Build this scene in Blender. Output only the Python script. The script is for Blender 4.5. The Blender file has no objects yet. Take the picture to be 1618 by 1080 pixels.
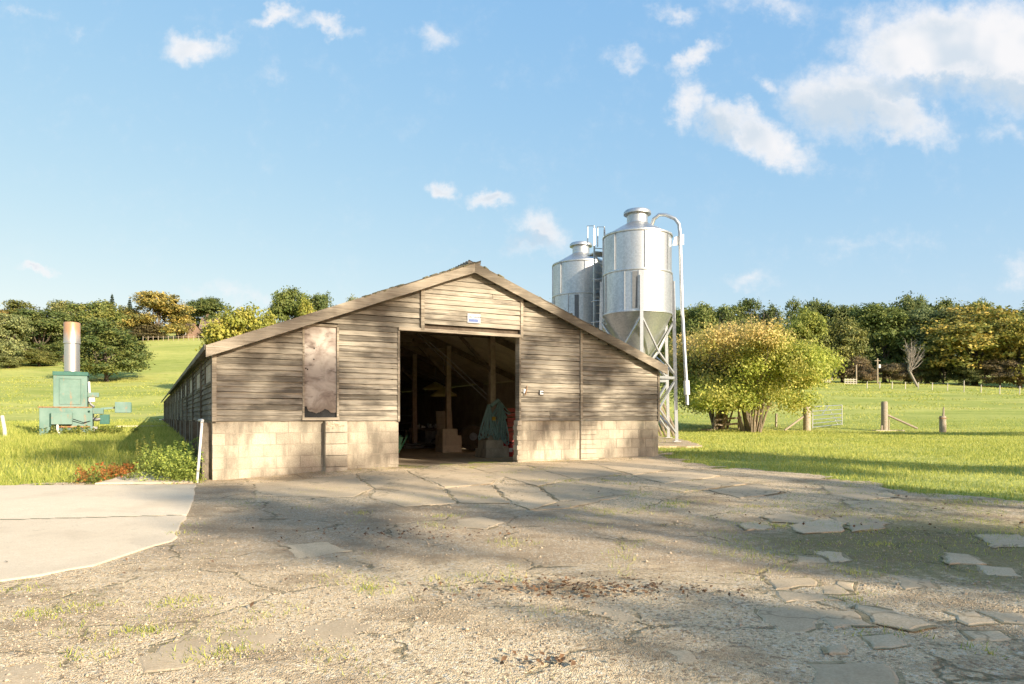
import bpy, math, random
import numpy as np
from mathutils import Vector, Matrix
R = math.radians
random.seed(7)
scene = bpy.context.scene
COL = scene.collection

# ------------------------------------------------------------------ camera, sky, sun, exposure
CAMZ, FPX, HX, HY = 1.25, 1098.0, 809.0, 660.0     # eye height; focal length and horizon of a 1618 x 1080 picture
cam_d = bpy.data.cameras.new('camera'); cam = bpy.data.objects.new('camera', cam_d); COL.objects.link(cam)
cam.location = (0, 0, CAMZ); cam.rotation_euler = (R(90), 0, 0)
cam_d.sensor_width = 36; cam_d.lens = FPX / 1618 * 36; cam_d.shift_y = 120 / 1618
cam_d.clip_start = 0.1; cam_d.clip_end = 3000
scene.camera = cam

SUN_EL, SUN_AZ = R(21), R(135)      # the sun stands behind the camera to the right (azimuth clockwise from +Y)
SUN_STRENGTH, SKY_STRENGTH, EXPOSURE = 4.7, 0.15, 1.08
sun_from = Vector((math.sin(SUN_AZ) * math.cos(SUN_EL), math.cos(SUN_AZ) * math.cos(SUN_EL), math.sin(SUN_EL)))
sd = bpy.data.lights.new('sun', 'SUN'); sd.energy = SUN_STRENGTH; sd.angle = R(0.55); sd.color = (1.0, 0.885, 0.72)
so = bpy.data.objects.new('sun', sd); COL.objects.link(so)
so.location = (30, -30, 30); so.rotation_euler = (-sun_from).to_track_quat('-Z', 'Y').to_euler()

vs = scene.view_settings
scene.display_settings.display_device = 'sRGB'
vs.view_transform = 'Standard'; vs.look = 'None'; vs.exposure = EXPOSURE; vs.gamma = 1.0; vs.use_curve_mapping = False
scene.render.engine = 'CYCLES'
cy = scene.cycles
cy.use_denoising = True
try: cy.denoiser = 'OPENIMAGEDENOISE'
except Exception: pass
cy.use_adaptive_sampling = True; cy.adaptive_threshold = .025
cy.max_bounces = 7; cy.diffuse_bounces = 4; cy.glossy_bounces = 3; cy.transmission_bounces = 3; cy.transparent_max_bounces = 4
cy.caustics_reflective = False; cy.caustics_refractive = False
cy.sample_clamp_indirect = 6

class NT:                                   # small node-tree helper
    def __init__(s, tree): s.t = tree; s.n = tree.nodes; s.l = tree.links
    def __call__(s, typ, **kw):
        nd = s.n.new(typ)
        for k, v in kw.items():
            if k.startswith('i_'):
                key = k[2:]; key = int(key) if key.isdigit() else key.replace('_', ' ')
                sock = nd.inputs[key]
                if isinstance(v, bpy.types.NodeSocket): s.l.new(v, sock)
                else: sock.default_value = v
            else: setattr(nd, k, v)
        return nd
    def math(s, op, a, b=None, c=None, clamp=False):
        nd = s.n.new('ShaderNodeMath'); nd.operation = op; nd.use_clamp = clamp
        for i, v in enumerate((a, b, c)):
            if v is None: continue
            if isinstance(v, bpy.types.NodeSocket): s.l.new(v, nd.inputs[i])
            else: nd.inputs[i].default_value = v
        return nd.outputs[0]
    def mix(s, fac, a, b, blend='MIX'):
        nd = s.n.new('ShaderNodeMix'); nd.data_type = 'RGBA'; nd.blend_type = blend
        for i, v in ((0, fac), (6, a), (7, b)):
            if isinstance(v, bpy.types.NodeSocket): s.l.new(v, nd.inputs[i])
            else: nd.inputs[i].default_value = v if i == 0 else (tuple(v) + (1,) if len(v) == 3 else v)
        return nd.outputs[2]
    def ramp(s, fac, lo, hi, a=0.0, b=1.0, smooth=True):
        nd = s.n.new('ShaderNodeMapRange'); nd.interpolation_type = 'SMOOTHSTEP' if smooth else 'LINEAR'
        for i, v in enumerate((fac, lo, hi, a, b)):
            if isinstance(v, bpy.types.NodeSocket): s.l.new(v, nd.inputs[i])
            else: nd.inputs[i].default_value = v
        return nd.outputs[0]
    def noise(s, vec, scale, detail=4, rough=.55, dist=0.0):
        nd = s('ShaderNodeTexNoise'); nd.inputs['Scale'].default_value = scale; nd.inputs['Detail'].default_value = detail
        nd.inputs['Roughness'].default_value = rough; nd.inputs['Distortion'].default_value = dist
        if vec is not None: s.l.new(vec, nd.inputs['Vector'])
        return nd
    def scaled(s, vec, sx, sy, sz, rz=0.0, off=None):
        nd = s('ShaderNodeMapping'); nd.inputs['Scale'].default_value = (sx, sy, sz); nd.inputs['Rotation'].default_value = (0, 0, rz)
        s.l.new(vec, nd.inputs['Vector'])
        if off is not None: s.l.new(off, nd.inputs['Location'])
        return nd.outputs[0]

world = bpy.data.worlds.new('World'); scene.world = world; world.use_nodes = True
world.cycles.sampling_method = 'MANUAL'; world.cycles.sample_map_resolution = 512
def build_sky():
    T = NT(world.node_tree); T.n.clear()
    sky = T('ShaderNodeTexSky', sky_type='NISHITA', sun_disc=False, sun_elevation=SUN_EL, sun_rotation=SUN_AZ,
            altitude=0, air_density=1.0, dust_density=1.2, ozone_density=1.0)
    tc = T('ShaderNodeTexCoord'); sep = T('ShaderNodeSeparateXYZ'); T.l.new(tc.outputs['Generated'], sep.inputs[0])
    x, y, z = sep.outputs
    ay = T.math('MAXIMUM', T.math('ABSOLUTE', y), 0.05)
    u = T.math('DIVIDE', x, ay); v = T.math('DIVIDE', z, ay)
    comb = T('ShaderNodeCombineXYZ'); T.l.new(u, comb.inputs[0]); T.l.new(v, comb.inputs[1]); T.l.new(T.math('MULTIPLY', T.math('SIGN', y), 3.0), comb.inputs[2])
    p0 = comb.outputs[0]
    n1 = T.noise(p0, 9.0, 6, .6); n2 = T.noise(p0, 34.0, 5, .62)
    def centred(nd, amt):
        a = T('ShaderNodeVectorMath', operation='SUBTRACT'); T.l.new(nd.outputs['Color'], a.inputs[0]); a.inputs[1].default_value = (.5, .5, .5)
        b = T('ShaderNodeVectorMath', operation='SCALE'); T.l.new(a.outputs[0], b.inputs[0]); b.inputs['Scale'].default_value = amt
        return b.outputs[0]
    w1 = T('ShaderNodeVectorMath', operation='ADD'); T.l.new(p0, w1.inputs[0]); T.l.new(centred(n1, .10), w1.inputs[1])
    w2 = T('ShaderNodeVectorMath', operation='ADD'); T.l.new(w1.outputs[0], w2.inputs[0]); T.l.new(centred(n2, .042), w2.inputs[1])
    pw = w2.outputs[0]
    # clouds: direction (as picture px), half sizes, tilt in degrees, strength
    C = [(313,76,66,36,-8,.95),(425,36,56,19,4,.75),(518,48,70,21,-4,.75),(680,55,42,30,0,.55),(440,116,40,26,-20,.28),
         (697,297,34,20,-10,.9),(768,318,42,23,-6,1.0),(860,370,66,40,-25,.85),(845,400,60,26,0,.6),(62,427,48,13,0,.85),
         (1215,232,95,44,-14,1.15),(1150,195,70,40,-28,1.1),(1085,160,36,52,20,.9),(1105,88,66,22,32,.85),(995,92,55,19,-14,.5),(1210,135,30,20,-30,.6),
         (1500,72,195,96,4,1.35),(1600,100,130,95,0,1.3),(1350,160,140,72,-6,1.15),(1410,185,110,50,-20,1.1),(1275,150,70,48,0,.85),(1575,212,50,30,0,.45),
         (1065,12,48,28,-10,.7),(1225,15,120,32,-6,.5),(1185,441,66,22,0,.5),(1606,432,40,34,0,.5),(1380,388,190,22,4,.26),
         (380,462,110,20,0,.45),(45,12,60,14,0,.3),(120,50,40,12,0,.25),
         (1790,330,120,40,5,.8),(1850,40,150,60,0,.9),(-150,210,90,36,0,.7),(-260,60,120,44,6,.8),(2150,200,190,70,0,.9),(-560,160,160,60,0,.9)]
    dens = None; under = None
    for (px, py, a, b, ang, st) in C:
        mp = T('ShaderNodeMapping', vector_type='TEXTURE'); T.l.new(pw, mp.inputs[0])
        mp.inputs['Location'].default_value = ((px - HX) / FPX, (HY - py) / FPX, 0)
        mp.inputs['Rotation'].default_value = (0, 0, R(ang)); mp.inputs['Scale'].default_value = (a / FPX, b / FPX, 1e6)
        ln = T('ShaderNodeVectorMath', operation='LENGTH'); T.l.new(mp.outputs[0], ln.inputs[0])
        f = T.ramp(ln.outputs['Value'], 1.15, 0.15, 0, st, smooth=False)
        dens = f if dens is None else T.math('SMOOTH_MAX', dens, f, .12)
    fb = T.noise(p0, 15.0, 8, .62); fine = T.noise(p0, 55.0, 6, .66)
    d = T.math('ADD', dens, T.math('MULTIPLY_ADD', fb.outputs[0], .8, -.42))
    d = T.math('ADD', d, T.math('MULTIPLY_ADD', fine.outputs[0], .5, -.25))
    d = T.math('MULTIPLY', d, T.ramp(dens, 0.0, .12))
    alpha = T.ramp(d, 0.04, 0.95, 0, .97)
    # thick parts with little light from the side show a blue-grey underside
    sh = T.noise(T.scaled(p0, 1, 1.7, 1), 5.0, 5, .55)
    big = T.noise(p0, 7.5, 3, .5)
    shade = T.math('MULTIPLY', T.ramp(dens, .55, 1.1), T.ramp(big.outputs[0], .40, .58, 0, .7), clamp=True)
    for (px, py, a, b, ang) in ((1335,180,125,48,-8),(1470,148,150,26,0),(1600,155,110,30,0),(1140,205,50,30,-30),(845,392,50,18,0)):
        mp = T('ShaderNodeMapping', vector_type='TEXTURE'); T.l.new(pw, mp.inputs[0]); mp.inputs['Location'].default_value = ((px - HX) / FPX, (HY - py) / FPX, 0)
        mp.inputs['Rotation'].default_value = (0, 0, R(ang)); mp.inputs['Scale'].default_value = (a / FPX, b / FPX, 1e6)
        ln = T('ShaderNodeVectorMath', operation='LENGTH'); T.l.new(mp.outputs[0], ln.inputs[0]); shade = T.math('MAXIMUM', shade, T.ramp(ln.outputs['Value'], 1.2, .3, 0, .9))
    white = (0.455, 0.45, 0.455); grey = (0.275, 0.33, 0.385)
    ccol = T.mix(shade, white, grey)
    # one response curve over the whole sky, as the photograph's soft highlights have it
    sc3 = T('ShaderNodeSeparateColor'); T.l.new(sky.outputs[0], sc3.inputs[0]); e = 2 ** EXPOSURE
    cc = T('ShaderNodeCombineColor')
    for i, (g, k) in enumerate(((.74, .715), (.44, .755), (.12, .875))):
        T.l.new(T.math('MULTIPLY', T.math('POWER', T.math('MULTIPLY', sc3.outputs[i], .15 * 1.8), g), k / e), cc.inputs[i])
    skt = cc.outputs[0]
    # the clouds' light is given in the same units as the sky's, before the background strength
    fin = T.mix(alpha, skt, ccol)
    up = T('ShaderNodeVectorMath', operation='SCALE'); T.l.new(fin, up.inputs[0]); up.inputs['Scale'].default_value = 1 / SKY_STRENGTH
    bg = T('ShaderNodeBackground'); T.l.new(up.outputs[0], bg.inputs[0]); bg.inputs[1].default_value = SKY_STRENGTH
    out = T('ShaderNodeOutputWorld'); T.l.new(bg.outputs[0], out.inputs[0])
build_sky()

# ------------------------------------------------------------------ helpers
def vnoise(x, y, seed=0):
    x = np.asarray(x, float); y = np.asarray(y, float)
    xi = np.floor(x).astype(np.int64); yi = np.floor(y).astype(np.int64); fx = x - xi; fy = y - yi
    fx = fx * fx * (3 - 2 * fx); fy = fy * fy * (3 - 2 * fy)
    def h(a, b):
        n = (a * 374761393 + b * 668265263 + seed * 974711) & 0x7fffffff
        n = ((n ^ (n >> 13)) * 1274126177) & 0x7fffffff
        return ((n ^ (n >> 16)) & 0xffff) / 65535.0
    return (h(xi, yi) * (1 - fx) + h(xi + 1, yi) * fx) * (1 - fy) + (h(xi, yi + 1) * (1 - fx) + h(xi + 1, yi + 1) * fx) * fy
def fbm(x, y, seed=0, oct=4):
    s = 0; a = .5; t = 0
    for i in range(oct):
        s = s + a * vnoise(np.asarray(x) * 2 ** i, np.asarray(y) * 2 ** i, seed + i * 17); t += a; a *= .5
    return s / t
def sstep(a, b, x):
    t = np.clip((np.asarray(x, float) - a) / (b - a), 0, 1); return t * t * (3 - 2 * t)

LP = np.array([(-400,-1.35),(0,-1.35),(6,-1.31),(12.0,-1.23),(13,-1.17),(15,-.93),(17.5,-.74),(25,-.62),(40,-.38),(55,-.12),(70,1.0),(117,6.4),(200,22),(235,29),(300,39),(900,60)])
RP = np.array([(-400,-1.35),(0,-1.35),(6,-1.29),(12,-1.12),(17.6,-.99),(22.5,-.86),(36,-.64),(60,1.0),(95,3.6),(125,6.2),(160,9.0),(250,17),(900,60)])
def ground(x, y):
    x = np.asarray(x, float); y = np.asarray(y, float)
    u = x / np.maximum(y, 2.0)
    w = 1 - sstep(-.36, -.06, u)
    w = w * sstep(9, 13.5, y)
    z = np.interp(y, LP[:, 0], LP[:, 1]) * w + np.interp(y, RP[:, 0], RP[:, 1]) * (1 - w)
    far = sstep(30, 110, y)
    z = z + far * ((fbm(x / 45 + 5, y / 45, 3, 3) - .5) * 2.2) + sstep(20, 34, y) * (fbm(x / 7, y / 7, 9, 3) - .5) * .22
    return z + CAMZ
def gz(x, y): return float(ground(x, y))
def at(px, py):                              # the point of the ground seen in that direction
    dx, dz = (px - HX) / FPX, (HY - py) / FPX
    ys = np.concatenate([np.arange(2, 60, .05), np.arange(60, 320, .25)])
    d = CAMZ + dz * ys - ground(dx * ys, ys)
    k = int(np.argmax(d <= 0)); y = ys[k]
    return Vector((dx * y, y, gz(dx * y, y)))
def onray(px, D): x = (px - HX) / FPX * D; return Vector((x, D, gz(x, D)))

def fast_mesh(name, V, F, attrs=None, smooth=False):
    V = np.asarray(V, np.float32); F = np.asarray(F, np.int32); k = F.shape[1]
    me = bpy.data.meshes.new(name)
    me.vertices.add(len(V)); me.vertices.foreach_set('co', V.ravel())
    me.loops.add(F.size); me.loops.foreach_set('vertex_index', F.ravel())
    me.polygons.add(len(F)); me.polygons.foreach_set('loop_start', np.arange(0, F.size, k, dtype=np.int32))
    if smooth: me.polygons.foreach_set('use_smooth', np.ones(len(F), bool))
    for an, av in (attrs or {}).items():
        a = me.attributes.new(an, 'FLOAT', 'POINT'); a.data.foreach_set('value', np.asarray(av, np.float32))
    me.update(calc_edges=True); me.validate()
    return me
def link(name, me, mat=None, parent=None, loc=None):
    o = bpy.data.objects.new(name, me); COL.objects.link(o)
    if mat is not None and me is not None and not me.materials: me.materials.append(mat)
    if parent is not None: o.parent = parent
    if loc is not None: o.location = loc
    return o
def tag(o, label=None, cat=None, group=None, kind=None):
    if label: o['label'] = label
    if cat: o['category'] = cat
    if group: o['group'] = group
    if kind: o['kind'] = kind
    return o
def thing(name, label, cat, loc=(0, 0, 0), rz=0.0, group=None):
    o = bpy.data.objects.new(name, None); COL.objects.link(o); o.location = loc; o.rotation_euler = (0, 0, rz); o.empty_display_size = .2
    return tag(o, label, cat, group)

class MB:
    def __init__(s): s.v = []; s.f = []
    def add(s, vs, fs):
        b = len(s.v); s.v += [tuple(p) for p in vs]; s.f += [tuple(i + b for i in q) for q in fs]; return s
    def box(s, x0, x1, y0, y1, z0, z1):
        return s.add([(x0,y0,z0),(x1,y0,z0),(x1,y1,z0),(x0,y1,z0),(x0,y0,z1),(x1,y0,z1),(x1,y1,z1),(x0,y1,z1)],
                     [(0,3,2,1),(4,5,6,7),(0,1,5,4),(1,2,6,5),(2,3,7,6),(3,0,4,7)])
    def bar(s, p, q, w, h, up=(0, 0, 1)):
        p, q = Vector(p), Vector(q); d = (q - p).normalized(); u = Vector(up)
        if abs(d.dot(u)) > .95: u = Vector((0, 1, 0))
        a = d.cross(u).normalized() * (w / 2); b = a.cross(d).normalized() * (h / 2)
        return s.add([p-a-b, p+a-b, p+a+b, p-a+b, q-a-b, q+a-b, q+a+b, q-a+b],
                     [(0,1,2,3),(7,6,5,4),(0,4,5,1),(1,5,6,2),(2,6,7,3),(3,7,4,0)])
    def tube(s, pts, r, n=8, cap=True):
        pts = [Vector(p) for p in pts]; rs = r if isinstance(r, (list, tuple)) else [r] * len(pts)
        b0 = len(s.v); prev = None
        for i, p in enumerate(pts):
            d = (pts[min(i + 1, len(pts) - 1)] - pts[max(i - 1, 0)])
            if d.length < 1e-9: d = Vector((0, 0, 1))
            d.normalize()
            if prev is None:
                a = d.orthogonal().normalized()
            else:
                a = prev - d * prev.dot(d); a = a.normalized() if a.length > 1e-6 else d.orthogonal().normalized()
            prev = a; c = d.cross(a)
            for k in range(n):
                t = 2 * math.pi * k / n; s.v.append(tuple(p + (a * math.cos(t) + c * math.sin(t)) * rs[i]))
        for i in range(len(pts) - 1):
            for k in range(n):
                k2 = (k + 1) % n; s.f.append((b0+i*n+k, b0+i*n+k2, b0+(i+1)*n+k2, b0+(i+1)*n+k))
        if cap:
            s.f.append(tuple(b0 + k for k in range(n))[::-1]); s.f.append(tuple(b0 + (len(pts)-1)*n + k for k in range(n)))
        return s
    def lathe(s, prof, n=32, c=(0, 0, 0), cap=False):
        b0 = len(s.v)
        for (r, z) in prof:
            for k in range(n):
                t = 2 * math.pi * k / n; s.v.append((c[0] + r * math.cos(t), c[1] + r * math.sin(t), c[2] + z))
        for i in range(len(prof) - 1):
            for k in range(n):
                k2 = (k + 1) % n; s.f.append((b0+i*n+k, b0+i*n+k2, b0+(i+1)*n+k2, b0+(i+1)*n+k))
        if cap:
            s.f.append(tuple(b0 + k for k in range(n))[::-1]); s.f.append(tuple(b0 + (len(prof)-1)*n + k for k in range(n)))
        return s
    def prism(s, poly, z0, z1):                # poly in x, y
        n = len(poly); b = len(s.v)
        s.v += [(x, y, z0) for x, y in poly] + [(x, y, z1) for x, y in poly]
        s.f += [tuple(b + i for i in range(n))[::-1], tuple(b + n + i for i in range(n))]
        s.f += [(b+i, b+(i+1) % n, b+n+(i+1) % n, b+n+i) for i in range(n)]
        return s
    def mesh(s, name, smooth=False):
        me = bpy.data.meshes.new(name); me.from_pydata(s.v, [], s.f)
        if smooth: me.polygons.foreach_set('use_smooth', [True] * len(me.polygons))
        me.update(); return me
    def build(s, name, mat, parent=None, smooth=False, loc=None):
        me = s.mesh(name, smooth)
        if smooth: me.set_sharp_from_angle(angle=R(40))
        return link(name, me, mat, parent, loc)

# ------------------------------------------------------------------ materials
M = {}
def new_mat(name):
    m = bpy.data.materials.new(name); m.use_nodes = True; T = NT(m.node_tree); T.n.clear()
    out = T('ShaderNodeOutputMaterial'); b = T('ShaderNodeBsdfPrincipled'); T.l.new(b.outputs[0], out.inputs[0])
    M[name] = m; return T, b, out
def setc(T, b, col, rough=.8, metal=0.0, bump=None, bstr=.3, bdist=.01, spec=.3):
    def put(k, v):
        if isinstance(v, bpy.types.NodeSocket): T.l.new(v, b.inputs[k])
        else: b.inputs[k].default_value = v if not isinstance(v, tuple) else (v + (1,) if len(v) == 3 else v)
    put('Base Color', col); put('Roughness', rough); put('Metallic', metal); b.inputs['Specular IOR Level'].default_value = spec
    if bump is not None:
        bp = T('ShaderNodeBump'); bp.inputs['Strength'].default_value = bstr; bp.inputs['Distance'].default_value = bdist
        T.l.new(bump, bp.inputs['Height']); T.l.new(bp.outputs[0], b.inputs['Normal'])
def pos(T): return T('ShaderNodeNewGeometry').outputs['Position']
def orand(T): return T('ShaderNodeObjectInfo').outputs['Random']
BROT = R(27.6)

def simple(name, c1, c2, scale=6, rough=.7, metal=0.0, bstr=.15, vary=.25, spec=.3):
    T, b, _ = new_mat(name); p = pos(T); n = T.noise(p, scale, 6, .6); n2 = T.noise(p, scale * 9, 4, .6)
    f = T.math('MULTIPLY_ADD', n2.outputs[0], .5, T.math('MULTIPLY', n.outputs[0], .6))
    col = T.mix(T.ramp(f, .38, .72), c1, c2)
    v = T.math('MULTIPLY_ADD', orand(T), vary, 1 - vary / 2)
    hs = T('ShaderNodeHueSaturation'); T.l.new(col, hs.inputs['Color']); T.l.new(v, hs.inputs['Value'])
    setc(T, b, hs.outputs[0], rough, metal, n2.outputs[0], bstr, .01, spec)
simple('lining', (.30,.26,.20), (.44,.385,.30), 3, .9)
simple('side_base', (.09,.075,.055), (.20,.165,.12), 5, .95, 0, .4, .4)
simple('dull_red', (.14,.022,.018), (.20,.035,.028), 5, .6, 0, .03)
simple('concrete', (.34,.29,.215), (.50,.43,.32), 3, .9, 0, .35, .12)
simple('mortar', (.27,.23,.17), (.38,.325,.245), 9, .95)
simple('dark_timber', (.08,.06,.042), (.17,.13,.09), 8, .85)
simple('post_timber', (.30,.235,.165), (.46,.37,.26), 8, .85)
simple('stake_timber', (.24,.19,.13), (.42,.35,.26), 14, .9, 0, .4)
simple('pale_stake', (.48,.43,.35), (.62,.56,.47), 14, .9)
simple('bark', (.075,.06,.043), (.18,.145,.105), 5, .95, 0, .5)
simple('hazel_stem', (.16,.125,.08), (.34,.27,.18), 12, .9, 0, .4)
simple('dead_wood', (.20,.17,.14), (.31,.275,.23), 10, .9)
simple('roof_sheet', (.16,.145,.125), (.27,.245,.21), 3, .9, 0, .4)
simple('lichen', (.11,.095,.06), (.24,.22,.12), 14, .95, 0, .5)
simple('green_paint', (.22,.31,.245), (.30,.39,.31), 5, .6, 0, .05, .04)
simple('dark_green_paint', (.03,.105,.078), (.05,.145,.11), 5, .55, 0, .05, .05)
simple('rusty_metal', (.22,.09,.03), (.42,.27,.15), 12, .8, .1, .3)
simple('black_rubber', (.012,.012,.012), (.03,.03,.028), 8, .7)
simple('grey_metal', (.25,.25,.25), (.40,.40,.40), 9, .45, .7)
simple('white_plastic', (.62,.60,.55), (.76,.74,.69), 5, .6)
simple('red_paint', (.33,.02,.015), (.45,.035,.025), 5, .4, 0, .03)
simple('rope_fibre', (.17,.28,.25), (.30,.42,.38), 45, .95, 0, .5, .2)
simple('lamp_metal', (.50,.43,.16), (.62,.55,.25), 6, .5)
simple('brick_wall', (.19,.125,.085), (.26,.17,.115), 2, .9)
simple('tile_roof', (.17,.125,.095), (.25,.19,.15), 2, .9)
simple('window_dark', (.03,.033,.035), (.06,.062,.065), 2, .15)
simple('sign_white', (.36,.36,.365), (.43,.43,.43), 20, .5)
simple('sign_blue', (.07,.11,.27), (.11,.16,.33), 20, .5)
simple('sign_grey', (.15,.16,.165), (.22,.22,.22), 20, .6)
simple('yellow_paint', (.50,.30,.03), (.6,.4,.05), 9, .5)
simple('barrow_green', (.02,.085,.045), (.035,.12,.06), 9, .6)
simple('fallen_leaf', (.10,.055,.03), (.22,.125,.06), 40, .9, 0, .1, .3)
simple('crack_dirt', (.17,.14,.065), (.42,.32,.185), 9, .95, 0, .5)
simple('stone', (.36,.28,.19), (.62,.52,.38), 30, .95, 0, .3)

def weathered_paint():
    T, b, _ = new_mat('green_paint'); p = pos(T); tc = T('ShaderNodeTexCoord')
    a = T.noise(p, 2.2, 5, .6); st = T.noise(T.scaled(p, 9, 9, .8), 1.0, 5, .65); r = T.noise(p, 4.5, 6, .7)
    col = T.mix(T.ramp(a.outputs[0], .3, .7), (.115,.20,.16), (.175,.26,.215))
    col = T.mix(T.math('MULTIPLY', T.ramp(st.outputs[0], .52, .75), .4), col, (.14,.18,.14))
    col = T.mix(T.math('MULTIPLY', T.ramp(T.math('MULTIPLY_ADD', st.outputs[0], .5, T.math('MULTIPLY', r.outputs[0], .6)), .60, .72), .75), col, (.33,.20,.11))
    setc(T, b, col, .6, 0, r.outputs[0], .05)
weathered_paint()
def galvanised():
    T, b, _ = new_mat('galvanised'); p = pos(T)
    vo = T('ShaderNodeTexVoronoi'); vo.inputs['Scale'].default_value = 22; T.l.new(p, vo.inputs['Vector'])
    n = T.noise(T.scaled(p, 1.2, 1.2, .5), 1.6, 5, .55); st = T.noise(T.scaled(p, 7, 7, .35), 1.0, 4, .6)
    sp = T('ShaderNodeSeparateColor'); T.l.new(vo.outputs['Color'], sp.inputs[0])
    f = T.math('ADD', T.math('MULTIPLY', sp.outputs[0], .22), T.math('ADD', T.math('MULTIPLY', n.outputs[0], .6), T.math('MULTIPLY', st.outputs[0], .35)))
    col = T.mix(T.ramp(f, .3, .85), (.42,.435,.44), (.62,.625,.62))
    setc(T, b, col, T.ramp(f, .3, .9, .50, .38), .93, n.outputs[0], .03, .05, .5)
galvanised()
def stack_metal():
    T, b, _ = new_mat('stack_metal'); p = pos(T); sp = T('ShaderNodeSeparateXYZ'); tc = T('ShaderNodeTexCoord'); T.l.new(tc.outputs['Object'], sp.inputs[0])
    n = T.noise(T.scaled(p, 6, 6, 1.6), 1.0, 5, .6)
    h = T.math('ADD', sp.outputs[2], T.math('MULTIPLY_ADD', n.outputs[0], .7, -.35))
    rust = T.ramp(h, .95, 1.5)
    col = T.mix(T.math('MULTIPLY', rust, .85), (.62,.58,.52), (.46,.22,.085))
    setc(T, b, col, .38, T.math('SUBTRACT', .85, T.math('MULTIPLY', rust, .5)), n.outputs[0], .04)
stack_metal()

def wood(name, pale, mid, dark, darkness=.5, vary=.35):
    T, b, _ = new_mat(name); p = pos(T); r = orand(T)
    off = T('ShaderNodeCombineXYZ'); T.l.new(T.math('MULTIPLY', r, 37.0), off.inputs[0]); T.l.new(T.math('MULTIPLY', r, 11.0), off.inputs[2])
    q = T.scaled(p, 1, 1, 1, -BROT)
    grain = T.noise(T.scaled(q, 1.1, 1.1, 46, 0, off.outputs[0]), 1.0, 6, .62, .3)
    fine = T.noise(T.scaled(q, 3.5, 3.5, 170, 0, off.outputs[0]), 1.0, 4, .6)
    patch = T.noise(T.scaled(q, .55, .55, 1.3), 1.0, 5, .6)
    knots = T.noise(T.scaled(q, 3.0, 3.0, 9, 0, off.outputs[0]), 1.0, 3, .5)
    f = T.math('ADD', T.math('MULTIPLY', grain.outputs[0], .75), T.math('MULTIPLY', fine.outputs[0], .35))
    col = T.mix(T.ramp(f, .36, .72), mid, pale)
    dk = T.math('ADD', T.math('MULTIPLY', patch.outputs[0], .8), T.math('MULTIPLY_ADD', r, .28, T.math('MULTIPLY', knots.outputs[0], .45)))
    dk = T.math('ADD', dk, T.math('MULTIPLY', grain.outputs[0], -.35))
    col = T.mix(T.math('MULTIPLY', T.ramp(dk, .42, .78), darkness), col, dark)
    hs = T('ShaderNodeHueSaturation'); T.l.new(col, hs.inputs['Color']); T.l.new(T.math('MULTIPLY_ADD', r, vary, 1 - vary / 2), hs.inputs['Value'])
    setc(T, b, hs.outputs[0], .85, 0, f, .5, .012, .2)
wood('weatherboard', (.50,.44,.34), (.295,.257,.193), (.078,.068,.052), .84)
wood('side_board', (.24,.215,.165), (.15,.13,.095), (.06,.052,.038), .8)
wood('trim_board', (.50,.43,.325), (.32,.265,.19), (.10,.083,.06), .8, .15)
wood('window_panel', (.50,.45,.36), (.38,.33,.25), (.2,.17,.12), .4, .15)

def plywood():
    T, b, _ = new_mat('plywood'); p = T.scaled(pos(T), 1, 1, 1, -BROT)
    a = T.noise(p, 3.2, 6, .6, .6); c = T.noise(T.scaled(p, 2, 2, 5), 2.0, 5, .6); sp = T('ShaderNodeSeparateXYZ'); T.l.new(pos(T), sp.inputs[0])
    col = T.mix(T.ramp(a.outputs[0], .35, .65), (.28,.225,.185), (.52,.46,.39))
    col = T.mix(T.math('MULTIPLY', T.ramp(c.outputs[0], .52, .72), .75), col, (.11,.08,.06))
    col = T.mix(T.math('MULTIPLY', T.ramp(T.math('ADD', sp.outputs[2], T.math('MULTIPLY', a.outputs[0], .35)), 1.9, 1.45), .7), col, (.13,.10,.075))
    setc(T, b, col, .8, 0, c.outputs[0], .15, .01, .25)
plywood()
def blockmat():
    T, b, _ = new_mat('block'); p = pos(T); r = orand(T)
    a = T.noise(p, 1.1, 5, .6); c = T.noise(p, 60, 4, .7); d = T.noise(T.scaled(p, 3, 3, .9), 1.4, 5, .6)
    col = T.mix(T.ramp(c.outputs[0], .3, .7), (.375,.32,.235), (.53,.46,.345))
    col = T.mix(T.math('MULTIPLY', T.ramp(d.outputs[0], .46, .68), .68), col, (.18,.155,.115))
    col = T.mix(T.math('MULTIPLY', T.ramp(a.outputs[0], .50, .68), .5), col, (.20,.19,.14))
    hs = T('ShaderNodeHueSaturation'); T.l.new(col, hs.inputs['Color']); T.l.new(T.math('MULTIPLY_ADD', r, .26, .87), hs.inputs['Value'])
    setc(T, b, hs.outputs[0], .95, 0, c.outputs[0], .35, .008, .15)
blockmat()

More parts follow.
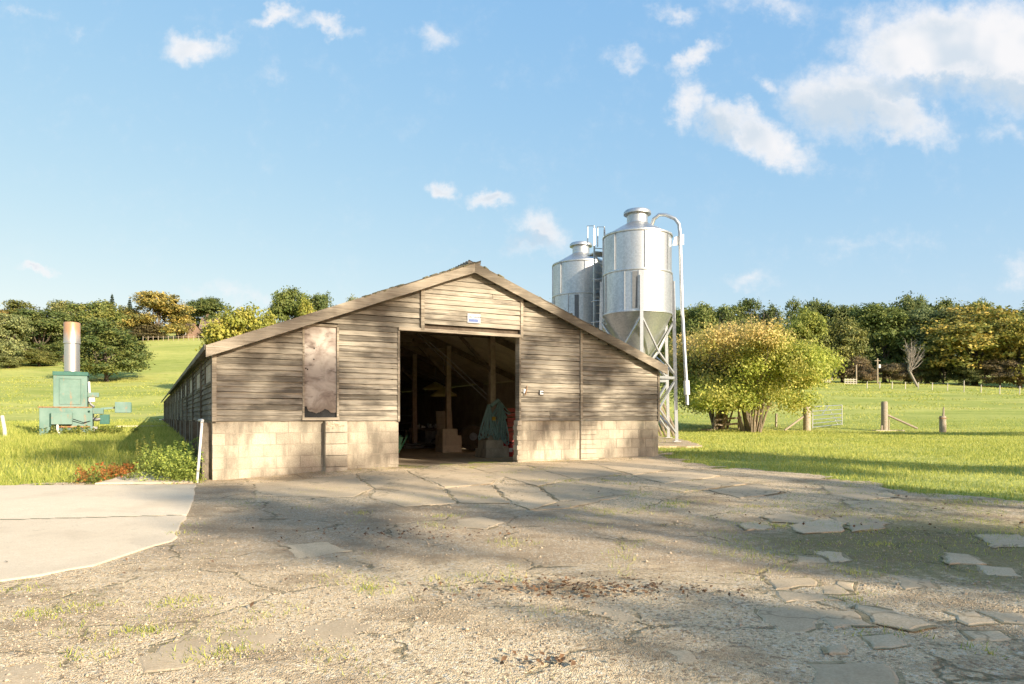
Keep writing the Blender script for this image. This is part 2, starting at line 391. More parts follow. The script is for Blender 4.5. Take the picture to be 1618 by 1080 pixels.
def leafmat(name, transl=.35, autumn=(.40,.31,.07), top=0.0):
    T, b, out = new_mat(name)
    oi = T('ShaderNodeObjectInfo'); at_ = T('ShaderNodeAttribute', attribute_name='tint')
    tc = T('ShaderNodeTexCoord')
    n = T.noise(tc.outputs['Object'], .42, 4, .6)
    fac = T.math('MULTIPLY', T.ramp(T.math('ADD', n.outputs[0], T.math('MULTIPLY_ADD', at_.outputs['Fac'], .3, -.15)), .40, .62), oi.outputs['Alpha'], clamp=True)
    if top:                                   # the upper leaves have turned first
        sz = T('ShaderNodeSeparateXYZ'); T.l.new(tc.outputs['Object'], sz.inputs[0]); sx = T.math('MULTIPLY_ADD', sz.outputs[0], -.22, sz.outputs[2])
        fac = T.math('ADD', fac, T.math('MULTIPLY', T.ramp(T.math('MULTIPLY_ADD', n.outputs[0], 2.6, sx), 4.2, 6.6), top), clamp=True)
    col = T.mix(fac, oi.outputs['Color'], autumn)
    hs = T('ShaderNodeHueSaturation'); T.l.new(col, hs.inputs['Color'])
    T.l.new(T.math('MULTIPLY_ADD', at_.outputs['Fac'], 1.15, .72), hs.inputs['Value'])
    T.l.new(T.math('MULTIPLY_ADD', at_.outputs['Fac'], -.035, .517), hs.inputs['Hue'])
    setc(T, b, hs.outputs[0], .55, 0, spec=.25)
    tr = T('ShaderNodeBsdfTranslucent'); T.l.new(hs.outputs[0], tr.inputs[0])
    mx = T('ShaderNodeMixShader'); mx.inputs[0].default_value = transl
    T.l.new(b.outputs[0], mx.inputs[1]); T.l.new(tr.outputs[0], mx.inputs[2]); T.l.new(mx.outputs[0], out.inputs[0])
leafmat('foliage'); leafmat('hazel_leaf', .4, (.47,.37,.13), .7); leafmat('weed_leaf', .4, (.34,.13,.03))

def grassblade():
    T, b, out = new_mat('grass_blade'); at_ = T('ShaderNodeAttribute', attribute_name='tint'); p = pos(T)
    n = T.noise(p, .35, 4, .6)
    f = T.math('ADD', T.math('MULTIPLY', at_.outputs['Fac'], .7), T.math('MULTIPLY_ADD', n.outputs[0], .9, -.3))
    col = T.mix(T.ramp(f, .1, .9), (.29,.34,.055), (.64,.61,.16))
    setc(T, b, col, .5, 0, spec=.2)
    tr = T('ShaderNodeBsdfTranslucent'); T.l.new(col, tr.inputs[0])
    mx = T('ShaderNodeMixShader'); mx.inputs[0].default_value = .45
    T.l.new(b.outputs[0], mx.inputs[1]); T.l.new(tr.outputs[0], mx.inputs[2]); T.l.new(mx.outputs[0], out.inputs[0])
grassblade()
def groundmat():
    T, b, _ = new_mat('pasture'); p = pos(T)
    big = T.noise(T.scaled(p, .018, .05, 0), 1.0, 5, .6, .4); mid = T.noise(T.scaled(p, .22, .5, 0), 1.0, 6, .65); fine = T.noise(p, 5.0, 5, .7)
    f = T.math('ADD', T.math('MULTIPLY', big.outputs[0], .55), T.math('ADD', T.math('MULTIPLY', mid.outputs[0], .35), T.math('MULTIPLY', fine.outputs[0], .22)))
    col = T.mix(T.ramp(f, .42, .72), (.25,.295,.062), (.50,.485,.14))
    tuf = T.noise(T.scaled(p, .8, 1.3, 0), 1.0, 5, .7)
    col = T.mix(T.math('MULTIPLY', T.ramp(tuf.outputs[0], .52, .66), .5), col, (.18,.22,.045))
    yl = T.noise(T.scaled(p, .05, .16, 0), 1.0, 5, .65)
    col = T.mix(T.math('MULTIPLY', T.ramp(yl.outputs[0], .5, .68), .55), col, (.50,.45,.15))
    col = T.mix(T.math('MULTIPLY', T.ramp(T.math('ADD', mid.outputs[0], T.math('MULTIPLY', big.outputs[0], .6)), .92, 1.12), .55), col, (.20,.16,.075))
    hgt = T.math('ADD', T.math('MULTIPLY', fine.outputs[0], .35), mid.outputs[0])
    setc(T, b, col, .95, 0, hgt, .55, .25, .1)
groundmat()
def yardmat():
    T, b, _ = new_mat('yard_gravel'); p = pos(T)
    dk = T('ShaderNodeAttribute', attribute_name='tarmac').outputs['Fac']; ms = T('ShaderNodeAttribute', attribute_name='moss').outputs['Fac']
    vo = T('ShaderNodeTexVoronoi'); vo.inputs['Scale'].default_value = 105; T.l.new(p, vo.inputs['Vector'])
    vo2 = T('ShaderNodeTexVoronoi'); vo2.inputs['Scale'].default_value = 46; T.l.new(p, vo2.inputs['Vector'])
    sp = T('ShaderNodeSeparateColor'); T.l.new(vo.outputs['Color'], sp.inputs[0])
    sp2 = T('ShaderNodeSeparateColor'); T.l.new(vo2.outputs['Color'], sp2.inputs[0])
    n = T.noise(p, 1.3, 6, .6); fine = T.noise(p, 9, 5, .65); speck = T.noise(p, 130, 3, .6)
    pale = T.mix(sp.outputs[0], (.52,.38,.22), (.86,.68,.44))
    pale = T.mix(T.math('MULTIPLY', T.ramp(sp2.outputs[1], .80, .95), .6), pale, (.74,.66,.52))
    pale = T.mix(T.math('MULTIPLY', T.ramp(sp2.outputs[0], .80, .95), .7), pale, (.22,.15,.09))
    tar = T.mix(sp.outputs[1], (.34,.255,.16), (.58,.445,.29))
    tar = T.mix(T.math('MULTIPLY', T.ramp(sp2.outputs[1], .78, .93), .8), tar, (.58,.50,.38))
    f = T.ramp(T.math('ADD', dk, T.math('MULTIPLY_ADD', n.outputs[0], .9, T.math('MULTIPLY_ADD', fine.outputs[0], .7, -.8))), .25, .8)
    col = T.mix(f, pale, tar)
    mf = T.ramp(T.math('ADD', ms, T.math('MULTIPLY_ADD', fine.outputs[0], 1.1, T.math('MULTIPLY_ADD', n.outputs[0], .7, -.95))), .32, .62)
    moss = T.mix(speck.outputs[0], (.13,.125,.035), (.33,.30,.09))
    soil = T.ramp(T.math('ADD', ms, T.math('MULTIPLY_ADD', fine.outputs[0], .8, -.5)), .3, .9, 0, .55)
    col = T.mix(soil, col, (.13,.10,.06))
    col = T.mix(T.math('MULTIPLY', mf, .5), col, moss)
    wob = T('ShaderNodeVectorMath', operation='SCALE'); wn = T.noise(p, 2.2, 4, .6); T.l.new(wn.outputs['Color'], wob.inputs[0]); wob.inputs['Scale'].default_value = .5
    wp = T('ShaderNodeVectorMath', operation='ADD'); T.l.new(p, wp.inputs[0]); T.l.new(wob.outputs[0], wp.inputs[1])
    ck = T('ShaderNodeTexVoronoi', feature='DISTANCE_TO_EDGE'); ck.inputs['Scale'].default_value = .85; T.l.new(wp.outputs[0], ck.inputs['Vector'])
    cm = T.math('MULTIPLY', T.ramp(ck.outputs['Distance'], .004, .022, 1, 0), T.ramp(n.outputs[0], .42, .60))
    col = T.mix(T.math('MULTIPLY', cm, .75), col, (.12,.105,.05))
    mot = T.noise(T.scaled(p, .9, 1.5, 1), 1.0, 6, .65)
    col = T.mix(T.math('MULTIPLY', T.ramp(mot.outputs[0], .46, .64), .6), col, (.29,.205,.12))
    gap = T.ramp(vo.outputs['Distance'], 0.0, .7, 1, 0)
    gap = T.math('SUBTRACT', gap, T.math('MULTIPLY', cm, 1.6))
    h = T.math('ADD', gap, T.math('ADD', T.math('MULTIPLY', fine.outputs[0], 1.6), T.math('MULTIPLY', T.ramp(vo2.outputs['Distance'], 0, .6, 1, 0), .7)))
    setc(T, b, col, .95, 0, h, .8, .012, .15)
yardmat()
def slabmat(name, c1, c2, dirt, crack=.6):
    T, b, _ = new_mat(name); p = pos(T); r = orand(T)
    n = T.noise(p, .9, 6, .62); n2 = T.noise(p, 7, 6, .68); n3 = T.noise(p, 75, 4, .7)
    br = T.noise(T.scaled(p, 3, 60, 3, R(10)), 1.0, 3, .5)
    col = T.mix(T.ramp(T.math('MULTIPLY_ADD', n3.outputs[0], .7, T.math('MULTIPLY', n2.outputs[0], .5)), .4, .85), c1, c2)
    col = T.mix(T.math('MULTIPLY', T.ramp(T.math('ADD', n.outputs[0], T.math('MULTIPLY', n2.outputs[0], .5)), .72, .95), .6), col, dirt)
    col = T.mix(T.math('MULTIPLY', T.ramp(n2.outputs[0], .62, .75), .45), col, (.14,.12,.055))
    vo = T('ShaderNodeTexVoronoi'); vo.inputs['Scale'].default_value = 85; T.l.new(p, vo.inputs['Vector']); sp = T('ShaderNodeSeparateColor'); T.l.new(vo.outputs['Color'], sp.inputs[0])
    col = T.mix(T.math('MULTIPLY', T.ramp(sp.outputs[0], .6, .9), T.ramp(n2.outputs[0], .35, .6, .1, .5)), col, dirt)
    wn = T.noise(p, 1.7, 4, .6); wv = T('ShaderNodeVectorMath', operation='ADD'); T.l.new(p, wv.inputs[0]); T.l.new(wn.outputs['Color'], wv.inputs[1])
    ck = T('ShaderNodeTexVoronoi', feature='DISTANCE_TO_EDGE'); ck.inputs['Scale'].default_value = .55; T.l.new(wv.outputs[0], ck.inputs['Vector'])
    col = T.mix(T.math('MULTIPLY', T.ramp(ck.outputs['Distance'], .002, .012, 1, 0), crack), col, (.17,.13,.07))
    hs = T('ShaderNodeHueSaturation'); T.l.new(col, hs.inputs['Color']); T.l.new(T.math('MULTIPLY_ADD', r, .22, .89), hs.inputs['Value'])
    setc(T, b, hs.outputs[0], .92, 0, T.math('ADD', n3.outputs[0], T.math('MULTIPLY', br.outputs[0], .5)), .3, .006, .2)
slabmat('yard_slab', (.44,.33,.20), (.66,.52,.345), (.36,.265,.16))
slabmat('apron', (.66,.535,.37), (.84,.70,.51), (.58,.465,.32), .0)
slabmat('barn_floor', (.42,.33,.22), (.58,.465,.32), (.27,.21,.14))

# ------------------------------------------------------------------ terrain
B0 = Vector((-5.51, 12.77)); BX = Vector((math.cos(BROT), math.sin(BROT))); BY = Vector((-math.sin(BROT), math.cos(BROT)))
BW, BL = 10.4, 50.0                          # the barn's width and length
def to_barn(x, y): dx, dy = x - B0.x, y - B0.y; return dx * BX.x + dy * BX.y, dx * BY.x + dy * BY.y
def from_barn(a, b, z=0.0): return Vector((B0.x + BX.x * a + BY.x * b, B0.y + BX.y * a + BY.y * b, z))
def in_poly(px, py, poly):
    res = np.zeros(np.shape(px), bool); n = len(poly)
    for i in range(n):
        (x1, y1), (x2, y2) = poly[i], poly[(i + 1) % n]
        c = ((y1 > py) != (y2 > py)) & (px < (x2 - x1) * (py - y1) / ((y2 - y1) + 1e-12) + x1)
        res ^= c
    return res
def axis(*seg):
    o = []
    for a, b, st in seg: o += list(np.arange(a, b, st))
    return np.array(o + [seg[-1][1]])
def grid_obj(name, xs, ys, keep, mat, dz=None, attrs=None, kind='structure'):
    X, Y = np.meshgrid(xs, ys); Z = ground(X, Y)
    if dz is not None: Z = Z + dz(X, Y)
    ny, nx = X.shape; idx = np.arange(nx * ny).reshape(ny, nx)
    F = np.stack([idx[:-1, :-1], idx[:-1, 1:], idx[1:, 1:], idx[1:, :-1]], -1).reshape(-1, 4)
    cx = (X[:-1, :-1] + X[1:, 1:]).ravel() / 2; cy_ = (Y[:-1, :-1] + Y[1:, 1:]).ravel() / 2
    if keep is not None: F = F[keep(cx, cy_)]
    used = np.unique(F); remap = np.full(nx * ny, -1); remap[used] = np.arange(len(used))
    V = np.stack([X, Y, Z], -1).reshape(-1, 3)[used]
    at_ = {k: f(V[:, 0], V[:, 1]) for k, f in (attrs or {}).items()}
    return tag(link(name, fast_mesh(name, V, remap[F], at_, True), mat), kind=kind)
def not_barn(m):
    def k(x, y):
        a, b = to_barn(x, y); return ~((a > m) & (a < BW - m) & (b > m) & (b < BL - m))
    return k
grid_obj('ground', axis((-700,-200,60),(-200,-60,7),(-60,-25,2),(-25,25,.6),(25,60,2),(60,200,7),(200,700,60)),
         axis((-160,-20,14),(-20,0,2),(0,45,.6),(45,80,1.6),(80,240,4),(240,900,50)), not_barn(.55), M['pasture'])

P2 = lambda px, py: tuple(at(px, py)[:2])
wallpt = lambda a, b: tuple(from_barn(a, b)[:2])
yard_poly = [P2(1052,716), P2(1080,733), P2(1130,741), P2(1200,745), P2(1280,752), P2(1345,764), P2(1420,776), P2(1500,784), P2(1618,796),
             (13, 8.7), (34, 6), (34, -18), (-34, -18), (-34, 11.2), P2(-60, 770), P2(60,770), P2(150,768), P2(200,752), P2(255,752), P2(310,768), wallpt(-.1,-.05), wallpt(.2,.2), wallpt(BW-.1,.2), wallpt(BW+.05,.4)]
def in_yard(x, y, wob=.6):
    w = wob * np.clip((np.abs(np.asarray(y)) - 2) * .2, 0.2, 1)
    return in_poly(x + (fbm(x * 1.7, y * 1.7, 21, 3) - .5) * w * 2, y + (fbm(x * 1.7, y * 1.7, 55, 3) - .5) * w * 2, yard_poly)
ROADP = [(-24.2, 11.4), P2(-5,772.5), P2(303,771), P2(299,795), P2(288,818), P2(275,843), P2(264,857), P2(234,866), P2(195,880), P2(146,897), P2(63,912), P2(-5,922), (-24.2, 6.4)]
def yard_keep(x, y):
    a, b = to_barn(x, y)
    return in_yard(x, y) & ~in_poly(x, y, ROADP) & ~((a > .12) & (a < BW - .12) & (b > .12) & (b < BL))
def gsum(lst):
    def f(x, y):
        s = np.zeros(np.shape(x))
        for (px, py, rx, ry, am) in lst:
            c = at(px, py); s = s + am * np.exp(-(((x - c.x) / rx) ** 2 + ((y - c.y) / ry) ** 2))
        return s
    return f
yard_dz = lambda X, Y: .036 + (fbm(X * .8, Y * .8, 40, 3) - .5) * .022 + (fbm(X * 5, Y * 5, 41, 3) - .5) * .012
grid_obj('yard', axis((-34,-9,1.2),(-9,13,.11),(13,34,1.2)), axis((-18,2.4,1.2),(2.4,19,.11)), yard_keep, M['yard_gravel'], yard_dz,
         {'tarmac': gsum([(360,780,1.6,1.2,.9),(460,830,2.2,1.5,.6),(640,830,2.5,1.6,.55),(900,860,2.2,1.4,.5),(1150,850,2.5,1.6,.45),(300,900,1.4,1.2,.35),(700,960,1.2,.6,.2),(1350,900,2,1.2,.35)]),
          'moss': gsum([(1520,850,2.2,1.2,.85),(1400,870,1.6,.8,.5),(1580,920,1.4,.8,.6),(1480,800,2.6,1.0,.5),(90,960,.9,.5,.42),(30,1010,.6,.4,.35),(1300,770,2.5,.7,.35),(1560,1030,.8,.5,.3),(340,1045,.25,.15,.4)])})

# broken concrete of the yard: pieces with their own edges lying in the gravel
def ragged(poly, step=.16, amp=.03, seed=0):
    rnd = random.Random(seed); out = []
    for i in range(len(poly)):
        a, b = Vector(poly[i]), Vector(poly[(i + 1) % len(poly)]); n = max(1, int((b - a).length / step)); nn = Vector((-(b - a).y, (b - a).x)).normalized()
        for k in range(n):
            p = a.lerp(b, k / n)
            if k: p = p + nn * rnd.uniform(-amp, amp)
            out.append((p.x, p.y))
    return out
yard = bpy.data.objects['yard']
def slab(poly, mat, name='slab', top=.055, thick=.1, parent=yard, amp=.03, seed=0, step=.16, rim=False):
    pl = ragged(poly, step, amp, seed); n = len(pl)
    area = sum(pl[i][0] * pl[(i+1) % n][1] - pl[(i+1) % n][0] * pl[i][1] for i in range(n))
    if area < 0: pl = pl[::-1]
    xs = np.array([p[0] for p in pl]); ys = np.array([p[1] for p in pl]); z = ground(xs, ys) + top
    c = np.array([xs.mean(), ys.mean()]); cz = gz(c[0], c[1]) + top + .004
    ins = np.stack([xs, ys], 1); ins = c + (ins - c) * (1 - .02 / np.maximum(np.linalg.norm(ins - c, axis=1), .1))[:, None]
    mb = MB(); b = 0
    mb.v = [(xs[i], ys[i], z[i] - thick) for i in range(n)] + [(xs[i], ys[i], z[i] - .006) for i in range(n)] + [(ins[i][0], ins[i][1], z[i]) for i in range(n)] + [(c[0], c[1], cz)]
    for i in range(n):
        j = (i + 1) % n
        mb.f += [(i, j, n + j, n + i), (n + i, n + j, 2*n + j, 2*n + i), (2*n + i, 2*n + j, 3*n)]
    o = mb.build(name, mat, parent)
    if rim:
        out = c + (np.stack([xs, ys], 1) - c) * (1 + .028 / np.maximum(np.linalg.norm(np.stack([xs, ys], 1) - c, axis=1), .1))[:, None]
        rnd = np.random.default_rng(seed); out = out + rnd.normal(size=out.shape) * .012; m2 = MB()
        m2.v = [(out[i][0], out[i][1], z[i] - .004) for i in range(n)] + [(xs[i], ys[i], z[i] - .004) for i in range(n)]; m2.f = [(i, (i + 1) % n, n + (i + 1) % n, n + i) for i in range(n) if math.sin(i * .9 + seed) > -.35]
        m2.build('dirt_rim', M['crack_dirt'], o)
    return o
SLABS = [
 # along the barn front
 [(400,768),(560,752),(590,776),(560,790),(404,788)], [(562,751),(640,747),(700,775),(650,783),(592,777)], [(642,747),(740,741),(800,757),(776,768),(702,774)],
 [(742,741),(830,738),(905,760),(850,772),(802,758)], [(832,738),(930,735),(990,752),(908,761)], [(932,735),(1030,727),(1090,742),(1000,753)],
 [(592,780),(700,778),(722,800),(640,806),(585,792)], [(704,777),(776,770),(806,800),(726,799)], [(780,770),(850,774),(880,798),(838,811),(808,800)],
 [(853,773),(908,763),(1012,772),(1010,784),(884,797)], [(842,812),(882,799),(990,786),(900,808)], [(1000,755),(1090,745),(1140,755),(1050,768)], 
 [(1018,772),(1060,768),(1150,757),(1180,768),(1080,782)], [(1120,778),(1200,768),(1240,782),(1170,792)],
 # middle right, exposed pieces
 [(1300,772),(1400,778),(1420,790),(1360,796),(1310,786)], [(1330,796),(1420,792),(1440,804),(1350,808)],
 [(1205,820),(1250,815),(1292,824),(1280,834),(1220,830)], [(1245,836),(1300,826),(1340,832),(1330,846),(1270,850)], [(1310,822),(1370,818),(1410,832),(1345,836)], [(1340,838),(1400,834),(1390,842),(1345,846)],
 [(1170,832),(1212,832),(1222,842),(1180,844)],
 [(1255,885),(1300,888),(1310,898),(1260,898)], [(1285,878),(1330,880),(1345,892),(1312,894)],
 [(1212,928),(1282,922),(1292,936),(1225,940)], [(1286,934),(1322,932),(1345,946),(1300,948)], [(1322,926),(1350,930),(1350,944),(1330,938)], [(1225,944),(1300,950),(1330,960),(1240,962)],
 [(1198,972),(1265,966),(1312,984),(1290,1006),(1245,1014),(1205,994)], [(1270,968),(1350,978),(1380,1000),(1318,1004)], [(1352,966),(1410,975),(1475,1000),(1440,1010),(1380,994)],
 [(1404,918),(1470,924),(1484,938),(1430,940)], [(1490,978),(1540,976),(1580,994),(1530,1000)], [(1540,975),(1618,980),(1640,1000),(1585,996)],
 [(1360,1018),(1410,1014),(1435,1030),(1380,1036)], [(1275,1062),(1400,1062),(1420,1100),(1280,1100)], [(1305,1035),(1335,1032),(1340,1046),(1310,1048)], [(1520,1010),(1580,1010),(1600,1022),(1540,1024)],
 [(1048,1042),(1090,1044),(1106,1062),(1070,1064)], [(1490,880),(1530,884),(1560,900),(1500,900)], [(1540,900),(1600,905),(1618,920),(1560,918)], [(1545,850),(1610,850),(1650,870),(1570,872)],
 # foreground left
 [(-30,1068),(70,1056),(78,1072),(66,1100),(-40,1100)], [(0,955),(52,948),(62,962),(0,975)], [(215,1050),(290,1012),(342,1016),(346,1046),(290,1070),(225,1075)],
 [(445,868),(520,862),(560,876),(470,890)], [(905,962),(960,954),(1010,966),(1030,998),(985,1004),(940,980)], [(1010,975),(1040,978),(1045,990),(1015,988)], [(720,826),(760,820),(800,830),(770,842),(725,838)],
 [(350,1010),(430,1000),(470,1020),(420,1052),(356,1048)], [(475,1000),(560,985),(610,1010),(560,1040),(480,1030)]]
for i, pl in enumerate(SLABS):
    cx = sum(p[0] for p in pl) / len(pl); cyy = sum(p[1] for p in pl) / len(pl)
    pts = [P2(cx + (px - cx) * .985, cyy + (py - cyy) * .985) for px, py in pl]
    front = i < 14
    slab(pts, M['yard_slab'], top=.046 if front else (.035 if i >= len(SLABS) - 9 else .041 + (i % 3) * .003), seed=i, amp=.03 if front else .035, step=.10 if not front else .16, rim=True)
# smooth concrete road on the left, in two bays
road = tag(bpy.data.objects.new('concrete_road', None), kind='structure'); COL.objects.link(road)
slab([(-24, 11.6), P2(0,771), P2(310,769), P2(306,795), P2(295,819.4), P2(0,827.5), (-24, 9.5)], M['apron'], 'road_bay', .046, .2, road, .006, 3, .3)
slab([(-24, 9.48), P2(0,828.2), P2(294.5,820), P2(283,843), P2(272,862), P2(238,871), P2(200,885), P2(150,902), P2(67,917), P2(0,928), (-24, 6.2)], M['apron'], 'road_bay', .046, .2, road, .035, 4, .2)
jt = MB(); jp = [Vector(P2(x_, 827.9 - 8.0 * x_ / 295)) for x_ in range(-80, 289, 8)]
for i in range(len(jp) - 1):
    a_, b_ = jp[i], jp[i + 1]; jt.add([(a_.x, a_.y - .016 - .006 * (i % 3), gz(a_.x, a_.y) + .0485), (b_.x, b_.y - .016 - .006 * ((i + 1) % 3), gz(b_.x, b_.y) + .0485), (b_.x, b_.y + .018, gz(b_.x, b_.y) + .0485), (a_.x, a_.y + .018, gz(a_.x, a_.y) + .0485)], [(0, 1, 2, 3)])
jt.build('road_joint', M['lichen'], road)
# spill of concrete at the end of the road, by the weeds
slab([P2(150,769), P2(200,753), P2(235,751), P2(262,758), P2(305,767)], M['apron'], 'road_edge', .07, .2, road, .03, 9, .2)
# strips of concrete under the silos
pad = tag(bpy.data.objects.new('silo_pad', None), kind='structure'); COL.objects.link(pad)
slab([(2.2,20.6),(5.75,21.0),(6.0,24),(5.6,28.6),(1.2,28.6),(.9,25)], M['yard_slab'], 'pad_slab', .06, .3, pad, .09, 5, .25)

# ------------------------------------------------------------------ the barn
barn = thing('barn', 'long low timber barn with grey weatherboarded gable, block base and wide open doorway', 'barn', (B0.x, B0.y, 0), BROT)
EZ, AZ = 2.55, 4.55                          # roof line at the eaves and the ridge
BB = 1.195                                   # foot of the boards
def front_hit(px, py):                       # picture point on the gable plane, in the barn's own x and z
    dx = (px - HX) / FPX; n = BY
    t = (B0.x * n.x + B0.y * n.y) / (dx * n.x + n.y); a, b = to_barn(dx * t, t); return a, CAMZ + (HY - py) / FPX * t
FXp = lambda px: front_hit(px, 600)[0]
roofz = lambda a: EZ + (AZ - EZ) * (1 - abs(a - BW / 2) / (BW / 2))
DX0, DX1 = FXp(630), FXp(820); DZ = 3.12
PX0, PX1 = FXp(480), FXp(532)
T1, T2, T3 = FXp(665.5), FXp(822), FXp(917)
# gable frame: the carcass behind the boards
P_ = [(0.0, BB), (DX0, BB), (DX0, DZ), (DX1, DZ), (DX1, BB), (BW, BB), (BW, EZ - .05), (BW/2, AZ - .05), (0.0, EZ - .05)]; n_ = len(P_)
gable_o = MB().add([(a, .135, z) for a, z in P_] + [(a, .15, z) for a, z in P_], [tuple(range(n_)), tuple(range(n_, 2 * n_))[::-1]] + [(i, n_ + i, n_ + (i + 1) % n_, (i + 1) % n_) for i in range(n_)]).build('gable_wall', M['dark_timber'], barn)
for a in (0.06, 1.3, PX0 - .06, PX1 + .06, DX0 - .07, DX1 + .07, T3, 9.2, BW - .06): MB().box(a - .05, a + .05, .014, .133, BB, roofz(a) - .12).build('stud', M['dark_timber'], gable_o)
MB().box(DX0 - .018, DX1 + .018, .014, .133, DZ, DZ + .18).build('lintel', M['dark_timber'], gable_o)

def board_mesh(seed):                         # unit board: 1 long, 1 high, lap wider at its foot
    rnd = random.Random(seed); v = []; f = []; n = 9
    for i in range(n + 1):
        x = i / n; w = rnd.uniform(-.07, .035) if 0 < i < n else 0; w2 = rnd.uniform(-.004, .004)
        g_ = rnd.uniform(.91, .99); v += [(x, .012, w), (x, -.034 + w2, w), (x, -.012 + w2 * .5, g_), (x, .012, g_)]
    for i in range(n):
        b = 4 * i; f += [(b, b+4, b+5, b+1), (b+1, b+5, b+6, b+2), (b+2, b+6, b+7, b+3), (b+3, b+7, b+4, b)]
    f += [(0, 1, 2, 3), (4*n+3, 4*n+2, 4*n+1, 4*n)]
    me = bpy.data.meshes.new('board'); me.from_pydata(v, [], f); me.update(); me.materials.append(M['weatherboard']); return me
BM = [board_mesh(i) for i in range(7)]
def board(a0, a1, z, h, parent, y=0.0, me=None):
    o = bpy.data.objects.new('board', me or random.choice(BM)); COL.objects.link(o); o.parent = parent
    o.location = (a0 + .004, y + random.uniform(-.005, .003), z + random.uniform(-.004, .004)); o.scale = (a1 - a0 - .008, 1, h)
    o.rotation_euler = (0, math.atan(random.uniform(-.007, .007) / max(a1 - a0, .5)), 0)
    return o
BH = .1075
row = 0; z = BB
while z < AZ - .14:
    zt = z + BH
    def clip(a0, a1):                         # the part of the row that lies under the roof line
        lo, hi = 0.012, BW - .012
        if zt > EZ - .03:
            k = (zt - EZ + .03) / (AZ - EZ) * BW / 2; lo, hi = k, BW - k
        return max(a0, lo), min(a1, hi)
    segs = []
    pz = (front_hit(506, 660)[1] + .03, front_hit(506, 513)[1])
    left_end = DX0 if z < DZ - .03 else T1
    if pz[0] - .02 < zt and z < pz[1] - .05: segs += [(0, PX0 - .02), (PX1 + .02, left_end)]
    elif zt < pz[0]: segs += [(0, PX1 + .02), (PX1 + .02, left_end)] if row % 2 else [(0, left_end)]
    else:
        cut = 1.9 + 2.3 * ((row * 7919) % 13) / 13; segs += [(0, cut), (cut, left_end)] if row % 3 else [(0, left_end)]
    if z > DZ + .01: segs += [(T1 + .05, T1 + 1.35 + (row % 3) * .3), (T1 + 1.35 + (row % 3) * .3, T2 - .03)] if row % 4 == 1 else [(T1 + .05, T2 - .03)]
    r0 = DX1 + .02 if z < DZ - .03 else T2 + .05
    if row < 2: segs += [(r0, r0 + .78), (r0 + .78, T3 - .03)]
    else: segs.append((r0, T3 - .03))
    segs.append((T3 + .04, BW))
    for a0, a1 in segs:
        a0, a1 = clip(a0, a1)
        inner = T1 - .1 < a0 and a1 < T2 + .1 and z > DZ
        if a1 - a0 > .12: board(a0, a1, z, BH, gable_o, -.035 if inner else 0.0)
    z += BH; row += 1
tr = MB()
def trim(name, *boxes):
    m = MB()
    for b in boxes: m.box(*b)
    return m.build(name, M['trim_board'], gable_o)
trim('corner_board', (-.005, .07, -.052, .02, BB - .01, EZ - .12)); trim('corner_board', (BW - .05, BW + .005, -.05, .02, BB - .01, EZ - .12))
trim('cover_strip', (T1 - .03, T1 + .045, -.085, -.02, DZ - .02, roofz(T1) - .12)); trim('cover_strip', (T2 - .03, T2 + .035, -.085, -.02, DZ - .03, roofz(T2) - .12))
trim('cover_strip', (T3 - .03, T3 + .03, -.06, -.01, BB, roofz(T3) - .12))
trim('door_jamb', (DX0 - .035, DX0 + .012, -.045, .15, BB - .02, DZ)); trim('door_jamb', (DX1 - .012, DX1 + .03, -.045, .15, BB - .02, DZ))
trim('door_head', (DX0 - .02, T2 + .03, -.078, .0, DZ - .055, DZ + .012))
# boarded-up window with a rotten foot
pw, pzb, pzt = PX1 - PX0, pz[0], pz[1]
mb = MB(); n = 24; rnd = random.Random(4); top = []; bot = []
for i in range(n + 1):
    x = PX0 + pw * i / n; hgt = .085 + .035 * math.sin(i * .45 + 1) + rnd.uniform(0, .03) + (.07 if i < 3 else 0); bot.append((x, pzb + hgt)); top.append((x, pzt - .03))
vsx = [(x, -.004, zz) for x, zz in bot] + [(x, -.004, zz) for x, zz in top] + [(x, .010, zz) for x, zz in bot] + [(x, .010, zz) for x, zz in top]
k = n + 1
mb.add(vsx, [(i, i+1, k+i+1, k+i) for i in range(n)] + [(2*k+i, i, i+1, 2*k+i+1)[::-1] for i in range(n)])
window = mb.build('window_panel', M['plywood'], gable_o); window['label'] = 'stained plywood panel over the gable window with a rotten foot'
m = MB().box(PX0 - .01, PX1 + .01, .012, .022, pzb - .02, pzt); m.build('window_backing', M['black_rubber'], gable_o)
trim('window_frame', (PX0 - .03, PX0 + .006, -.04, .02, pzb - .02, pzt), (PX1 - .006, PX1 + .035, -.046, .02, pzb - .02, pzt), (PX0 - .03, PX1 + .035, -.046, .02, pzt - .03, pzt + .015))
trim('window_sill', (PX0 - .04, PX1 + .04, -.07, .02, pzb - .075, pzb - .022))
mb = MB()
for (fx_, fz) in ((.05, .62), (.1, .60), (.35, .72), (.36, .83), (.88, .12), (.93, .5)): mb.lathe([(.011, 0), (.009, .006), (0.001, .007)], 8)
for (fx_, fz) in ((.06, .52), (.11, .51), (.3, .62), (.31, .74)):
    c = (PX0 + pw * fx_, -.006, pzb + (pzt - pzb) * fz); mb.box(c[0] - .011, c[0] + .011, -.010, -.004, c[2] - .014, c[2] + .014)
mb.v = mb.v; MBn = MB()
for (fx_, fz) in ((.06, .52), (.11, .51), (.3, .62), (.31, .74)):
    c = (PX0 + pw * fx_, pzb + (pzt - pzb) * fz); MBn.box(c[0] - .011, c[0] + .011, -.012, -.004, c[1] - .014, c[1] + .014)
MBn.build('bolt_hole', M['black_rubber'], window)

